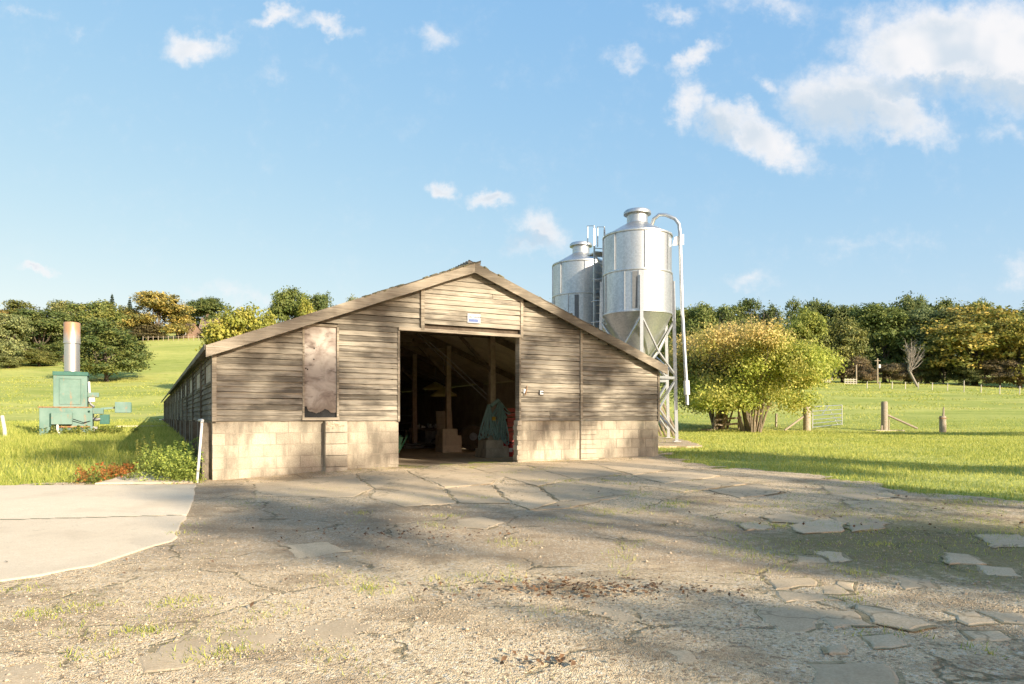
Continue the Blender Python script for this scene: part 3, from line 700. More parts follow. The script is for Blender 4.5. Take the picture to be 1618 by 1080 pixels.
# block base of the gable
bases = [MB().box(a0, a1, .004, .19, -.3, BB - .005).build('block_wall', M['mortar'], barn) for a0, a1 in ((.012, DX0 - .012), (DX1 + .012, BW - .012))]
def block_mesh(seed):
    rnd = random.Random(seed); c = .012
    j = lambda: rnd.uniform(-.006, .006)
    v = [(0+c+j(), -.0 , 0+c*2+j()), (1-c+j(), 0, 0+c*2+j()), (1-c+j(), 0, 1-c*2+j()), (0+c+j(), 0, 1-c*2+j()),
         (0, .012, 0), (1, .012, 0), (1, .012, 1), (0, .012, 1), (0, .19, 0), (1, .19, 0), (1, .19, 1), (0, .19, 1)]
    f = [(0,1,2,3),(0,4,5,1),(1,5,6,2),(2,6,7,3),(3,7,4,0),(4,8,9,5),(5,9,10,6),(6,10,11,7),(7,11,8,4),(11,10,9,8)]
    me = bpy.data.meshes.new('block'); me.from_pydata(v, [], f); me.update(); me.materials.append(M['block']); return me
BLM = [block_mesh(i) for i in range(6)]
def block(a0, a1, z0, z1, y, parent, gap=.005):
    o = bpy.data.objects.new('block', random.choice(BLM)); COL.objects.link(o); o.parent = parent
    o.location = (a0 + gap / 2, y + random.uniform(-.003, .003), z0 + gap / 2); o.scale = (a1 - a0 - gap, 1, z1 - z0 - gap); return o
CH = .225
PIL = (FXp(511), FXp(546)); PIR = (FXp(916), FXp(941))
for c in range(6):
    z1 = BB - .006 - c * CH; z0 = z1 - CH
    for a0, a1 in ((0.0, DX0), (DX1, BW)):
        L = a0; first = True; nb = 0
        while L < a1 - .02:
            w = .45
            if first: w = .45 if c % 2 == 0 else .225
            first = False; E = min(L + w, a1)
            if a1 - E < .1: E = a1
            block(L, E, z0, z1, 0.0 if c < 5 else -.02, bases[int(a0 > 1)]); L = E
    block(PIL[0], PIL[1], z0, z1, -.17, bases[0])
    for s in range(2): block(PIR[0], PIR[1], z0 + s * CH / 2, z0 + (s + 1) * CH / 2, -.05, bases[1])
capm = MB(); rnd = random.Random(8)
for i in range(26): 
    x = rnd.uniform(PIL[0], PIL[1] - .06); zz = BB - .17 + rnd.uniform(0, .14); s = rnd.uniform(.02, .05)
    capm.box(x, x + s, -.178 - rnd.uniform(0, .012), -.1, zz, zz + s)
capm.build('render_patch', M['stone'], bases[0])
for s in range(11):                           # tooth of half blocks at the right door jamb
    block(DX1 - .05 - (s % 2) * .02, DX1 + .06, BB - (s + 1) * .112, BB - s * .112, -.03, bases[1])

# side walls, posts and panels of the left flank
side = MB()
side.box(.06, .16, .15, BL, -.3, EZ - .02)
side.box(.06, BW - .06, BL - .1, BL, -.3, EZ); 
side.add([(0.1, BL - .05, EZ), (BW - .1, BL - .05, EZ), (BW / 2, BL - .05, AZ - .1)], [(0, 1, 2)])
side_o = side.build('side_wall', M['lining'], barn)
rw = MB(); w0, w1 = BW - .16, BW - .06      # unseen opening added in the first bay to light the interior
rw.add([(w, y, z) for w in (w0, w1) for y, z in ((.15,-.3),(.7,-.3),(.7,2.2),(4.9,2.2),(4.9,-.3),(BL,-.3),(BL,EZ-.02),(.15,EZ-.02))], [tuple(range(8)), tuple(range(8, 16))[::-1]] + [(i, 8 + i, 8 + (i + 1) % 8, (i + 1) % 8) for i in range(8)])
right_o = rw.build('light_gap_wall', M['lining'], barn)
BAY = 3.2
def sboard_mesh(seed):
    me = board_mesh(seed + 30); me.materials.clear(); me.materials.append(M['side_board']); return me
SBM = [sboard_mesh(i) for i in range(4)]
far_boards = MB(); count = 0
for bay in range(15):
    y0 = .02 + bay * BAY; y1 = min(y0 + BAY, BL)
    wy0, wy1 = y0 + .45, y0 + 2.05
    for r_ in range(12):
        z0 = BB + r_ * .112
        if z0 > EZ - .08: break
        segs = [(y0, y1)] if not (1.94 < z0 + .06 < 2.36) else [(y0, wy0), (wy1, y1)]
        for s0, s1 in segs:
            if bay < 6:
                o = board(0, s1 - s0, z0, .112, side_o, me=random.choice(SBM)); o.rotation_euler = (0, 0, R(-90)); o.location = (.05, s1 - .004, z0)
            else: far_boards.box(.022, .05, s0 + .01, s1 - .01, z0 + .004, z0 + .106)
    m = MB().box(.035, .055, wy0, wy1, 1.97, 2.34); m.build('window', M['window_panel'], side_o)
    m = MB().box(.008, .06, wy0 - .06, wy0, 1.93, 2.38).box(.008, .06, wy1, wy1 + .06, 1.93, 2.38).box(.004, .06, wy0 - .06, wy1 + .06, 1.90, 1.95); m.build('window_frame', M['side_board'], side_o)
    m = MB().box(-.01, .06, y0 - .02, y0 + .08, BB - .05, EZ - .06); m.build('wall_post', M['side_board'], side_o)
    MB().box(-.16, .058, y0 + .15, y0 + .6, -.2, BB - .03).build('pier', M['side_base'], side_o); MB().box(-.13, .058, y0 + 1.75, y0 + 2.15, -.2, BB - .03).build('pier', M['side_base'], side_o)
    MB().box(.0, .058, y0 + .62, y0 + 1.73, -.2, BB - .1).build('base_panel', M['dark_timber'], side_o); MB().box(.0, .058, y0 + 2.17, y1 + .13, -.2, BB - .1).build('base_panel', M['dark_timber'], side_o)
fb_ = far_boards.build('far_boards', M['side_board'], side_o); fb_['kind'] = 'stuff'

# roof: sheets, bargeboards, rafters, purlins
roof = thing('roof', '', ''); roof.parent = barn
for k_ in list(roof.keys()): del roof[k_]
slope = math.hypot(BW / 2, AZ - EZ); ang = math.atan2(AZ - EZ, BW / 2)
def sheet_mesh():
    n = 16; v = []; f = []
    for i in range(n * 2 + 1):
        y = 1.12 * i / (n * 2); w = .022 * math.cos(i * math.pi / 1.0 * .5) 
        v += [(0, y, w), (2.02, y, w), (2.02, y, w + .008), (0, y, w + .008)]
    for i in range(n * 2):
        b = 4 * i; f += [(b, b+4, b+5, b+1), (b+2, b+6, b+7, b+3), (b, b+3, b+7, b+4), (b+1, b+5, b+6, b+2)]
    me = bpy.data.meshes.new('roof_sheet'); me.from_pydata(v, [], f); me.update(); me.materials.append(M['roof_sheet']); return me
SM = sheet_mesh(); OV = .22; SX = 1.91; rows = 3
ncol = int((BL + OV) / 1.08) + 1
far_sheets = MB()
for sgn in (0, 1):
    for c in range(ncol):
        for r_ in range(3):
            s0 = -.13 + r_ * 1.92
            if c < 26:
                o = bpy.data.objects.new('roof_sheet', SM); COL.objects.link(o); o.parent = roof
                rx = Matrix.Rotation(-ang, 4, 'Y'); p = Vector((s0 * math.cos(ang), 0, s0 * math.sin(ang) + .0 + .009 * r_ + (c % 2) * .004 + random.uniform(0, .006)))
                o.location = (p.x, -OV + c * 1.08 + (random.uniform(-.03, .02) if c == 0 else 0), EZ + p.z); o.rotation_euler = (0, -ang + random.uniform(-.004, .004), 0)
                if sgn: o.location = (BW - p.x, o.location.y + 1.12, EZ + p.z); o.rotation_euler = (0, -ang, math.pi)
            else:
                far_sheets.bar((p.x if not sgn else BW - p.x, -OV + c * 1.08 + .54, EZ + p.z + .0), ((s0 + 2.0) * math.cos(ang) if not sgn else BW - (s0 + 2.0) * math.cos(ang), -OV + c * 1.08 + .54, EZ + (s0 + 2.0) * math.sin(ang) + .06), 1.06, .02)
fs = far_sheets.build('far_sheets', M['roof_sheet'], roof); fs['kind'] = 'stuff'
und = MB()
for a0, a1 in ((.0, BW / 2), (BW, BW / 2)):
    und.add([(a0, -.02, EZ - .02), (a1, -.02, AZ - .02), (a1, BL, AZ - .02), (a0, BL, EZ - .02)], [(0, 1, 2, 3)])
und.build('roof_lining', M['lining'], roof)
rd = MB()
for c in range(24): rd.bar((BW/2, -OV + .02 + c * 2.1, AZ + .05), (BW/2, -OV + c * 2.1 + 2.08, AZ + .05), .30, .04)
rd.build('ridge_cap', M['roof_sheet'], roof)
lk = MB(); rnd = random.Random(2)             # lichen and broken sheet ends along the verge
for i in range(34):
    t = 1 - .5 * rnd.random() ** 1.5; a = BW / 2 * t if rnd.random() < .8 else BW - BW / 2 * t; s = rnd.uniform(.03, .16)
    lk.bar((a, -OV + .02, roofz(a) + .055), (a + s, -OV + rnd.uniform(.04, .12), roofz(a + s) + .055 + rnd.uniform(0, .012)), rnd.uniform(.05, .12), rnd.uniform(.015, .035))
lo = lk.build('verge_lichen', M['lichen'], roof); lo['kind'] = 'stuff'
def barge(a0, a1, lift, dep, th, y):
    m = MB(); z0, z1 = roofz(min(max(a0, 0), BW)), roofz(a1)
    if a0 < 0: z0 = EZ + a0 * math.tan(ang)
    if a0 > BW: z0 = EZ - (a0 - BW) * math.tan(ang)
    seg = 8; v = []; f = []
    for i in range(seg + 1):
        t = i / seg; a = a0 + (a1 - a0) * t; zz = z0 + (z1 - z0) * t + random.uniform(-.006, .006)
        v += [(a, y, zz + lift - dep), (a, y, zz + lift), (a, y + th, zz + lift), (a, y + th, zz + lift - dep)]
    for i in range(seg):
        b = 4 * i; f += [(b, b+1, b+5, b+4), (b+1, b+2, b+6, b+5), (b+2, b+3, b+7, b+6), (b+3, b, b+4, b+7)]
    f += [(0, 3, 2, 1), (4*seg, 4*seg+1, 4*seg+2, 4*seg+3)]
    return MB().add(v, f).build('bargeboard', M['trim_board'], roof)
barge(-.12, BW / 2, .055, .215, .035, -OV); barge(BW + .12, BW / 2 + .001, .055, .215, .035, -OV - .002)
sf = MB()                                     # soffit strip behind the bargeboards
for a0, a1 in ((-.1, BW/2), (BW + .1, BW/2)): sf.bar((a0, -OV/2 + .03, EZ - .01 if a0 < 0 or a0 > BW else 0), (a1, -OV/2 + .03, AZ - .03), OV - .05, .03)
sf.build('soffit', M['dark_timber'], roof)
m = MB(); m.bar((-.13, -OV + .04, EZ - .02), (-.13, BL, EZ - .02), .03, .1); m.bar((BW + .13, -OV + .04, EZ - .02), (BW + .13, BL, EZ - .02), .03, .1); m.build('fascia', M['side_board'], roof)
for b in range(1, 15):
    y = .27 + b * BAY + .2
    m = MB(); m.bar((.15, y, EZ - .1), (BW/2, y, AZ - .12), .08, .16); m.bar((BW - .15, y, EZ - .1), (BW/2, y, AZ - .12), .08, .16)
    m.bar((2.9, y, 3.55), (7.5, y, 3.55), .07, .14)
    m.build('rafter', M['dark_timber'], roof)
# two rows of posts on block feet
for b in range(1, 12):
    y = .47 + b * BAY
    for a in (2.9, 7.5):
        near = a == 7.5 and b < 3
        zt = roofz(a) - .1
        m = MB().tube([(a, y, .55 if near else .16), (a + random.uniform(-.02, .02), y, 1.9), (a, y, zt)], [.115, .10, .10], 4); m.build('post', M['post_timber'], barn)
        if a == 7.5:
            m = MB(); m.bar((a, y, 2.55), (a - 1.2, y, zt + .15), .05, .09); m.build('brace', M['dark_timber'], barn)
fl = MB().box(.13, BW - .13, .012, BL - .1, -.2, .155); fl.build('floor_slab', M['barn_floor'], barn)
th = MB().add([(DX0 + .01, -.25, .06), (DX1 - .01, -.25, .085), (DX1 - .01, .02, .158), (DX0 + .01, .02, .158), (DX0 + .01, -.25, -.1), (DX1 - .01, -.25, -.1), (DX1 - .01, .02, -.1), (DX0 + .01, .02, -.1)],
              [(0,1,2,3),(0,4,5,1),(1,5,6,2),(3,7,4,0)]); th.build('threshold', M['barn_floor'], barn)
def foot_base(b, tiers, name='post_foot'):
    a, y = 7.5, .47 + b * BAY; zb = .156
    o = None
    for (w, h, dx, dy) in tiers:
        m = MB(); 
        m.add([(a+dx-w, y+dy-w, zb), (a+dx+w, y+dy-w, zb), (a+dx+w, y+dy+w, zb), (a+dx-w, y+dy+w, zb), (a+dx-w*.96, y+dy-w*.96, zb+h), (a+dx+w*.96, y+dy-w*.96, zb+h), (a+dx+w*.96, y+dy+w*.96, zb+h), (a+dx-w*.96, y+dy+w*.96, zb+h)],
              [(0,3,2,1),(4,5,6,7),(0,1,5,4),(1,2,6,5),(2,3,7,6),(3,0,4,7)])
        m.build(name, M['block'], barn); zb += h + .002
foot_base(2, [(.33, .22, 0, 0), (.33, .32, 0, 0), (.26, .20, -.04, 0)])
foot_base(1, [(.36, .24, .0, 0), (.27, .24, -.04, 0), (.20, .24, -.02, 0), (.15, .26, 0, 0)])
m = MB().box(7.72, 8.15, .47 + BAY - .12, .47 + BAY + .22, .157, .45); m.build('post_foot', M['block'], barn)

# small things fixed to the gable
def gable_thing(name, label, cat, px, py): 
    a, zz = front_hit(px, py); p = from_barn(a, 0); return thing(name, label, cat, (p.x, p.y, zz), BROT)
s = gable_thing('wall_sign', 'small white and blue sign above the barn doorway', 'sign', 746.5, 503.5)
w_, h_ = .155, .10
MB().box(-w_, w_, -.085, -.077, -h_, h_).build('sign_board', M['sign_white'], s)
MB().box(-w_ + .026, w_ - .06, -.088, -.086, -h_ + .022, -.015).build('blue_band', M['sign_blue'], s)
m = MB(); x = -w_ + .03
for k_ in range(9):
    wd = .018 + (k_ * 37 % 11) * .0012
    if k_ not in (3,): m.box(x, x + wd, -.0878, -.086, .012, .036 + (k_ % 2) * .008)
    x += wd + .008
m.build('faded_lettering', M['sign_grey'], s)
s = gable_thing('number_plate', 'tiny black and white plate on the boards right of the doorway', 'plate', 854, 620)
MB().box(-.062, .062, -.05, -.036, -.055, .055).build('plate_back', M['black_rubber'], s)
MB().box(-.042, .05, -.054, -.051, -.045, -.012).box(-.042, .05, -.054, -.051, .012, .045).box(-.042, -.012, -.054, -.051, -.010, .010).build('plate_face', M['white_plastic'], s)
s = gable_thing('wall_hook', 'small pale bracket with a rusty hook beside the doorway', 'hook', 828, 618)
MB().box(-.04, .03, -.06, -.035, -.045, .05).build('bracket', M['white_plastic'], s)
MB().tube([(.05, -.05, .12), (.03, -.075, .03), (.0, -.085, -.04), (-.01, -.075, -.09)], .012, 6).build('hook', M['rusty_metal'], s)
# standpipe at the left corner
tp, bt = (-.17, -.16, 1.16), (-.27, -.22, 0.0)
p = from_barn(-.27, -.22); s = thing('drain_pipe', 'thin white upright pipe at the left corner of the barn', 'pipe', (p.x, p.y, gz(p.x, p.y)), BROT)
MB().tube([(0, 0, 0), (.05, .03, .6), (.09, .05, 1.19 - gz(p.x, p.y))], [.024, .024, .024], 10).build('upright', M['white_plastic'], s, True)
zz = 1.19 - gz(p.x, p.y)
MB().tube([(.085, .03, zz - .03), (.10, .08, zz + .015), (.10, .5, zz + .02), (.13, 1.6, zz + .01)], .026, 10).build('elbow', M['white_plastic'], s, True)

# ------------------------------------------------------------------ things inside the barn
def floor_pt(px, py):
    t = (CAMZ - .157) / ((py - HY) / FPX); return Vector(((px - HX) / FPX * t, t, .157))
# rope
pr = from_barn(7.5, .47 + BAY); rope = thing('rope_coil', 'hanks of blue-green rope hung on the post inside the doorway', 'rope', (pr.x, pr.y, .2), BROT)
def hank(name, cx, ztop, zbot, wid, nloop, seed):
    rnd = random.Random(seed); m = MB()
    for i in range(nloop):
        t = (i + .5) / nloop * 2 - 1; w = wid * (abs(t) ** .7) * (1 if t > 0 else -1) * .5; zb = zbot + rnd.uniform(0, .25) + (1 - abs(t)) * -.05; dy = rnd.uniform(-.10, .02) - .16
        pts = []
        for k_ in range(15):
            a = k_ / 14 * math.pi * 2; s_ = math.sin(a / 2)
            x_ = cx + w * (1.15 * s_) + math.sin(a) * (.05 + .03 * rnd.random()) + rnd.uniform(-.012, .012)
            z_ = ztop + (zbot + (zb - zbot) - ztop) * (s_ ** .8); pts.append((x_, dy + rnd.uniform(-.012, .012) - .04 * s_, z_))
        m.tube(pts, .017, 6)
    return m.build(name, M['rope_fibre'], rope, True)
hank('hank', -.20, 1.42, .42, .50, 13, 1); hank('hank', .20, 1.46, .26, .34, 12, 2); hank('hank', .14, 1.5, .95, .50, 6, 3)
MB().tube([(-.12, -.18, 1.38), (0, -.19, 1.47), (.12, -.18, 1.55)], .05, 8).build('knot', M['rope_fibre'], rope, True)
MB().lathe([(.0, 0), (.05, 0), (.05, .1), (0, .1)], 12, (-.10, -.32, .98)).build('float', M['yellow_paint'], rope, True)
# fire extinguishers
for px, lab, h in ((797, 'taller red fire extinguisher by the right door jamb inside the barn', .46), (807, 'shorter red fire extinguisher next to the right door jamb', .38)):
    p = floor_pt(px, 721); s = thing('fire_extinguisher', lab, 'extinguisher', p, 0, 'fire extinguishers')
    MB().lathe([(.005,0),(.085,0),(.09,.02),(.09,h*.8),(.07,h*.9),(.03,h*.95),(.03,h)], 20, cap=True).build('cylinder', M['red_paint'], s, True)
    MB().box(-.09,.03,-.015,.015,h,h+.03).box(-.02,.02,-.02,.02,h-.01,h+.05).build('handle', M['black_rubber'], s)
    MB().tube([(.03,0,h),(.1,0,h-.04),(.11,0,h-.2),(.1,0,h-.3)], .012, 6).build('hose', M['black_rubber'], s, True)
    MB().box(-.05,.05,-.094,-.088,h*.35,h*.65).build('label_plate', M['white_plastic'], s)
# cable reel
p = floor_pt(746, 711); s = thing('cable_reel', 'dark round drum standing on edge between the two posts in the barn', 'drum', p, R(12))
mb = MB(); rr = .42
for y0, y1, r0 in ((-.25,-.21,rr),(.21,.25,rr)):
    m2 = MB().lathe([(.02,y0),(r0,y0),(r0,y1),(.02,y1)], 32, cap=True); mb.add([(x, z_, y + rr) for (x, y, z_) in m2.v], m2.f)
mb.build('flange', M['dark_timber'], s, True)
m2 = MB().lathe([(.3,-.21),(.3,.21)], 24); MB().add([(x, z_, y + rr) for (x, y, z_) in m2.v], m2.f).build('wound_cable', M['black_rubber'], s, True)
m2 = MB().lathe([(.0,-.29),(.13,-.29),(.13,-.25),(.0,-.25)], 20); MB().add([(x, z_, y + rr + .05) for (x, y, z_) in m2.v], m2.f).build('hub', M['grey_metal'], s, True)
# bench with shining odds and ends
p = floor_pt(672, 706); s = thing('workbench', 'dark workbench behind the left post of the barn', 'bench', (p.x, p.y, .157), BROT)
MB().box(-.75,.75,-.3,.3,.66,.72).build('bench_top', M['dark_timber'], s)
for sx in (-.68,.68):
    for sy in (-.25,.25): MB().box(sx-.04,sx+.04,sy-.04,sy+.04,0,.66).build('leg', M['dark_timber'], s)
MB().box(-.1,.62,-.28,.25,.03,.62).build('cupboard', M['grey_metal'], s)
rnd = random.Random(5); ORD_ = 'first second third fourth fifth sixth seventh eighth ninth tenth eleventh twelfth'.split()
for k_ in range(12):
    o = thing('metal_tin', ['crumpled','small','bright','dull','tall','flat'][k_ % 6] + ' metal tin among the clutter on the dark workbench', 'tin', from_barn(*to_barn(p.x, p.y)), BROT, 'tins on the workbench')
    x = -.55 + k_ * .1; q = from_barn(to_barn(p.x, p.y)[0] + x, to_barn(p.x, p.y)[1] + rnd.uniform(-.2, .1)); o.location = (q.x, q.y, .878); h = rnd.uniform(.06, .17); r0 = rnd.uniform(.035, .055)
    MB().lathe([(.003,0),(r0,0),(r0,h),(r0*.9,h+.004),(.003,h+.004)], 14, cap=True).build('can', M['white_plastic'] if k_ % 3 else M['grey_metal'], o, True); MB().lathe([(r0+.003,h-.012),(r0+.003,h)], 14).build('rim', M['grey_metal'], o, True)
    o['label'] = ORD_[k_] + ' metal tin from the left on the dark workbench'
# heap of pipes and bars on the floor
p = floor_pt(662, 708); s = thing('bar_heap', 'low heap of dark bars and hoses on the barn floor', 'heap', (p.x, p.y, .157), BROT)
for k_ in range(14):
    y = rnd.uniform(-.35,.35); z_ = .03 + (k_ % 4) * .045; MB().tube([(-.9 + rnd.uniform(0,.3), y, z_), (0, y + rnd.uniform(-.08,.08), z_ + rnd.uniform(0,.03)), (.8 + rnd.uniform(-.2,.2), y + rnd.uniform(-.15,.15), z_)], rnd.uniform(.015,.035), 6).build('bar', M['dark_timber'] if k_ % 3 else M['grey_metal'], s)
MB().tube([(.55 + .22 * math.cos(a), -.38 + .05 * math.sin(a), .22 + .12 * math.sin(a)) for a in np.linspace(0, 6.283, 20)], .03, 6).build('hose_loop', M['black_rubber'], s, True)
p = floor_pt(695, 709); s = thing('gas_cylinder', 'rusty red gas cylinder with a white patch beside the concrete post foot', 'cylinder', (p.x, p.y, .157))
MB().lathe([(.01,0),(.13,0),(.14,.03),(.14,.42),(.09,.52),(.03,.55),(.03,.62)], 20, cap=True).build('body', M['rusty_metal'], s, True); MB().box(-.05,.09,-.145,-.135,.2,.42).build('white_patch', M['white_plastic'], s)
MB().lathe([(.05,.56),(.06,.64)], 12).build('collar', M['rusty_metal'], s, True)
# hanging brooder lamps
for k_, (px, py, D, r0, lab) in enumerate(((688, 610, 26.0, .50, 'upper yellow conical lamp shade hanging in the barn'), (701, 620, 23.8, .46, 'lower yellow conical lamp shade hanging behind the middle post'))):
    x = (px - HX) / FPX * D; z_ = CAMZ + (HY - py) / FPX * D
    s = thing('hanging_lamp', lab, 'lamp', (x, D, z_), 0, 'brooder lamps')
    MB().lathe([(r0, -.12), (r0 * .93, -.06), (.16, .10), (.05, .16)], 8).build('lamp_shade', M['lamp_metal'], s)
    a, b = to_barn(x, D); MB().tube([(0, 0, .15), (0, 0, roofz(a) - z_ - .04)], .008, 5).build('chain', M['grey_metal'], s)
# pens at the back: hurdles of bars
for k_ in range(4):
    a = 2.6 + k_ * 1.95; q = from_barn(a, 17.5 + .1 * k_); s = thing('pen_hurdle', ['leftmost', 'second', 'third', 'rightmost'][k_] + ' barred pen hurdle standing deep inside the dark barn', 'hurdle', (q.x, q.y, .157), BROT, 'pen hurdles')
    for z_ in (.15, .5, .85, 1.2, 1.55): MB().tube([(0, 0, z_), (1.9, 0, z_)], .022, 6).build('rail', M['grey_metal'], s)
    for x_ in (0, .95, 1.9): MB().tube([(x_, 0, 0), (x_, 0, 1.6)], .03, 6).build('upright', M['grey_metal'], s)
q = from_barn(8.3, 9.8); s = thing('board_panel', 'pale board leaning at the back behind the rope post', 'board', (q.x, q.y, .157), BROT)
MB().add([(0,0,0),(.62,0,0),(.62,.2,1.35),(0,.2,1.35),(0,.03,0),(.62,.03,0),(.62,.23,1.35),(0,.23,1.35)], [(0,1,2,3),(7,6,5,4),(0,4,5,1),(1,5,6,2),(2,6,7,3),(3,7,4,0)]).build('panel', M['window_panel'], s)
for k_ in range(3):
    q = from_barn(9.2, 5.6); s = thing('red_crate', ['bottom', 'middle', 'top'][k_] + ' dark red crate of the stack by the barn wall', 'crate', (q.x, q.y, .157 + k_ * .47), BROT, 'red crates')
    MB().box(-.35,.35,-.25,.25,0,.04).build('crate_base', M['dull_red'], s)
    for (x0, x1, y0, y1) in ((-.35,.35,-.25,-.22),(-.35,.35,.22,.25),(-.35,-.32,-.22,.22),(.32,.35,-.22,.22)): MB().box(x0,x1,y0,y1,.04,.16).box(x0,x1,y0,y1,.2,.3).box(x0,x1,y0,y1,.34,.46).build('crate_side', M['dull_red'], s)
for k_ in range(2):                           # stay wires from roof to post
    a, b = 7.4, .47 + BAY + .1; q = from_barn(a, b); s = thing('stay_wire', ('upper' if k_ else 'lower') + ' slack wire running from the barn roof to the rope post', 'wire', (q.x, q.y, 1.75 + .15 * k_), BROT, 'stay wires')
    MB().tube([(0, 0, 0), (-1.0, .5, 1.05), (-1.95, 1.0, 2.05 - k_ * .1)], .012, 5).build('wire', M['grey_metal'], s)
q = floor_pt(633, 733); s = thing('wheelbarrow', 'green wheelbarrow tipped against the left door jamb', 'wheelbarrow', (q.x - .44, q.y + .75, .157), BROT)
MB().add([(-.1,-.3,.1),(.22,-.3,.35),(.30,-.3,.62),(-.1,-.3,.7),(-.1,.3,.1),(.22,.3,.35),(.30,.3,.62),(-.1,.3,.7)], [(0,1,2,3),(7,6,5,4),(0,4,5,1),(1,5,6,2),(3,2,6,7)]).build('tray', M['barrow_green'], s)
for y in (-.25,.25): MB().tube([(-.1,y,.06),(.2,y,.25),(.42,y,.66)], .018, 6).build('handle', M['barrow_green'], s)
m2 = MB().lathe([(.06,-.04),(.17,-.05),(.17,.05),(.06,.04)], 16); MB().add([(x - .15, z_, y + .17) for (x, y, z_) in m2.v], m2.f).build('wheel', M['black_rubber'], s, True)

# ------------------------------------------------------------------ silos
def make_silo(name, label, px, D, detail=True, pipe=True):
    x = (px - HX) / FPX * D; g = gz(x, D) + .10
    s = thing(name, label, 'silo', (x, D, g), 0, 'galvanised feed silos'); G = M['galvanised']; r = 1.095
    zc, zb, zm, ze, zn, zt = 2.65 - .49, 4.57 - .49, 5.86 - .49, 7.08 - .49, 7.58 - .49, 7.95 - .49     # outlet, hopper top, band, eave, neck, cap
    MB().lathe([(r, zb), (r, zm - .004)], 64).build('lower_ring', G, s, True); MB().lathe([(r - .006, zm), (r - .006, ze)], 64).build('upper_ring', G, s, True)
    for z_ in (zb, zm, ze): MB().lathe([(r, z_ - .035), (r + .022, z_ - .03), (r + .03, z_), (r + .022, z_ + .03), (r, z_ + .035)], 64).build('band', G, s, True)
    for k_, a in enumerate((.9, 2.1, 3.3, 4.05, 4.95, 5.75)):
        for (z0, z1, da) in ((zb, zm, .12), (zm, ze, -.2)):
            t = a + da; c, sn = math.cos(t), math.sin(t); MB().bar(((r+.004)*c, (r+.004)*sn, z0+.03), ((r+.004)*c, (r+.004)*sn, z1-.03), .012, .05, (c, sn, 0)).build('seam', G, s)
    MB().lathe([(r + .03, ze), (.34, zn - .04), (.335, zn - .02)], 48).build('roof_cone', G, s, True)
    MB().lathe([(.335, zn - .1), (.33, zt - .09)], 32).build('neck', G, s, True); MB().lathe([(.33, zt - .12), (.44, zt - .12), (.44, zt - .05), (.40, zt), (.01, zt + .015)], 32).build('lid', G, s, True)
    MB().lathe([(r + .01, zb), (.16, zc), (.16, zc - .25)], 64).build('hopper', G, s, True)
    MB().box(-.2,.2,-.2,.2,zc-.55,zc-.25).build('outlet_boot', G, s)
    legs = []
    for k_ in range(4):
        a = R(-94 + 90 * k_); c, sn = math.cos(a), math.sin(a); ro = r + .05; rb = r + .16
        m = MB().bar((ro*c, ro*sn, zm - .2), (rb*c, rb*sn, .0), .10, .10, (c, sn, 0)); m.build('leg', G, s); legs.append((c, sn, ro, rb))
        MB().box(rb*c-.12, rb*c+.12, rb*sn-.12, rb*sn+.12, 0, .02).build('foot_plate', G, s)
        MB().bar(((r+.02)*c, (r+.02)*sn, zb+.1), ((r+.02)*c, (r+.02)*sn, zm-.05), .16, .03, (c, sn, 0)).build('leg_plate', G, s)
    def lp(k_, z_): c, sn, ro, rb = legs[k_ % 4]; t = 1 - z_ / (zm - .2); rr_ = ro + (rb - ro) * t; return Vector((rr_*c, rr_*sn, z_))
    for k_ in range(4):
        mid = (lp(k_, 1.35) + lp(k_+1, 1.35)) / 2
        MB().bar(lp(k_, 2.05), lp(k_+1, 2.05), .05, .08).build('brace', G, s)
        for (za, zm_) in ((1.98, 1.05), (.25, 1.05)):
            mm = (lp(k_, zm_) + lp(k_+1, zm_)) / 2
            MB().bar(lp(k_, za), mm, .05, .05).build('brace', G, s); MB().bar(lp(k_+1, za), mm, .05, .05).build('brace', G, s)
        mm = (lp(k_, 3.1) + lp(k_+1, 3.1)) / 2; mm = (lp(k_, 2.85) + lp(k_+1, 2.85)) / 2
        for za in (2.15, 3.9): MB().bar(lp(k_, za), mm, .05, .05).build('brace', G, s); MB().bar(lp(k_+1, za), mm, .05, .05).build('brace', G, s)
    # sight strip
    a = R(-104); c, sn = math.cos(a), math.sin(a); MB().bar(((r+.01)*c, (r+.01)*sn, zb+.08), ((r+.01)*c, (r+.01)*sn, zm-.08), .16, .02, (c, sn, 0)).build('sight_strip', M['sign_grey'], s)
    if pipe:
        pp = [(.44, -.15, zn - .12), (.50, -.18, zn + .06), (.66, -.22, zn + .19), (.86, -.27, zn + .17), (1.14, -.35, zn + .02), (1.26, -.38, zn - .16), (1.29, -.38, zn - .45), (1.36, -.38, 4.2), (1.50, -.38, 1.75)]
        MB().tube(pp, .058, 12).build('fill_pipe', G, s, True)
        MB().tube([(1.49, -.38, 1.95), (1.51, -.38, 1.5)], .095, 12).build('pipe_coupling', M['white_plastic'], s, True); MB().tube([(1.51, -.38, 1.5), (1.525, -.38, 1.18)], .055, 10).build('pipe_end', G, s, True)
        MB().add([(1.05,-.37,6.25),(1.42,-.37,6.28),(1.42,-.37,6.62),(1.12,-.37,6.52),(1.05,-.35,6.25),(1.42,-.35,6.28),(1.42,-.35,6.62),(1.12,-.35,6.52)], [(0,1,2,3),(7,6,5,4),(0,4,5,1),(1,5,6,2),(2,6,7,3),(3,7,4,0)]).build('pipe_bracket', G, s)
    return s
s1 = make_silo('feed_silo', 'front galvanised feed silo with bent fill pipe beside the barn', 1007, 22.5)
make_silo('feed_silo', 'galvanised feed silo set back left, its lower half hidden by the barn roof', 918, 27.0, pipe=False)
make_silo('feed_silo', 'galvanised feed silo almost hidden behind the front silo', 1001, 25.3, pipe=False)
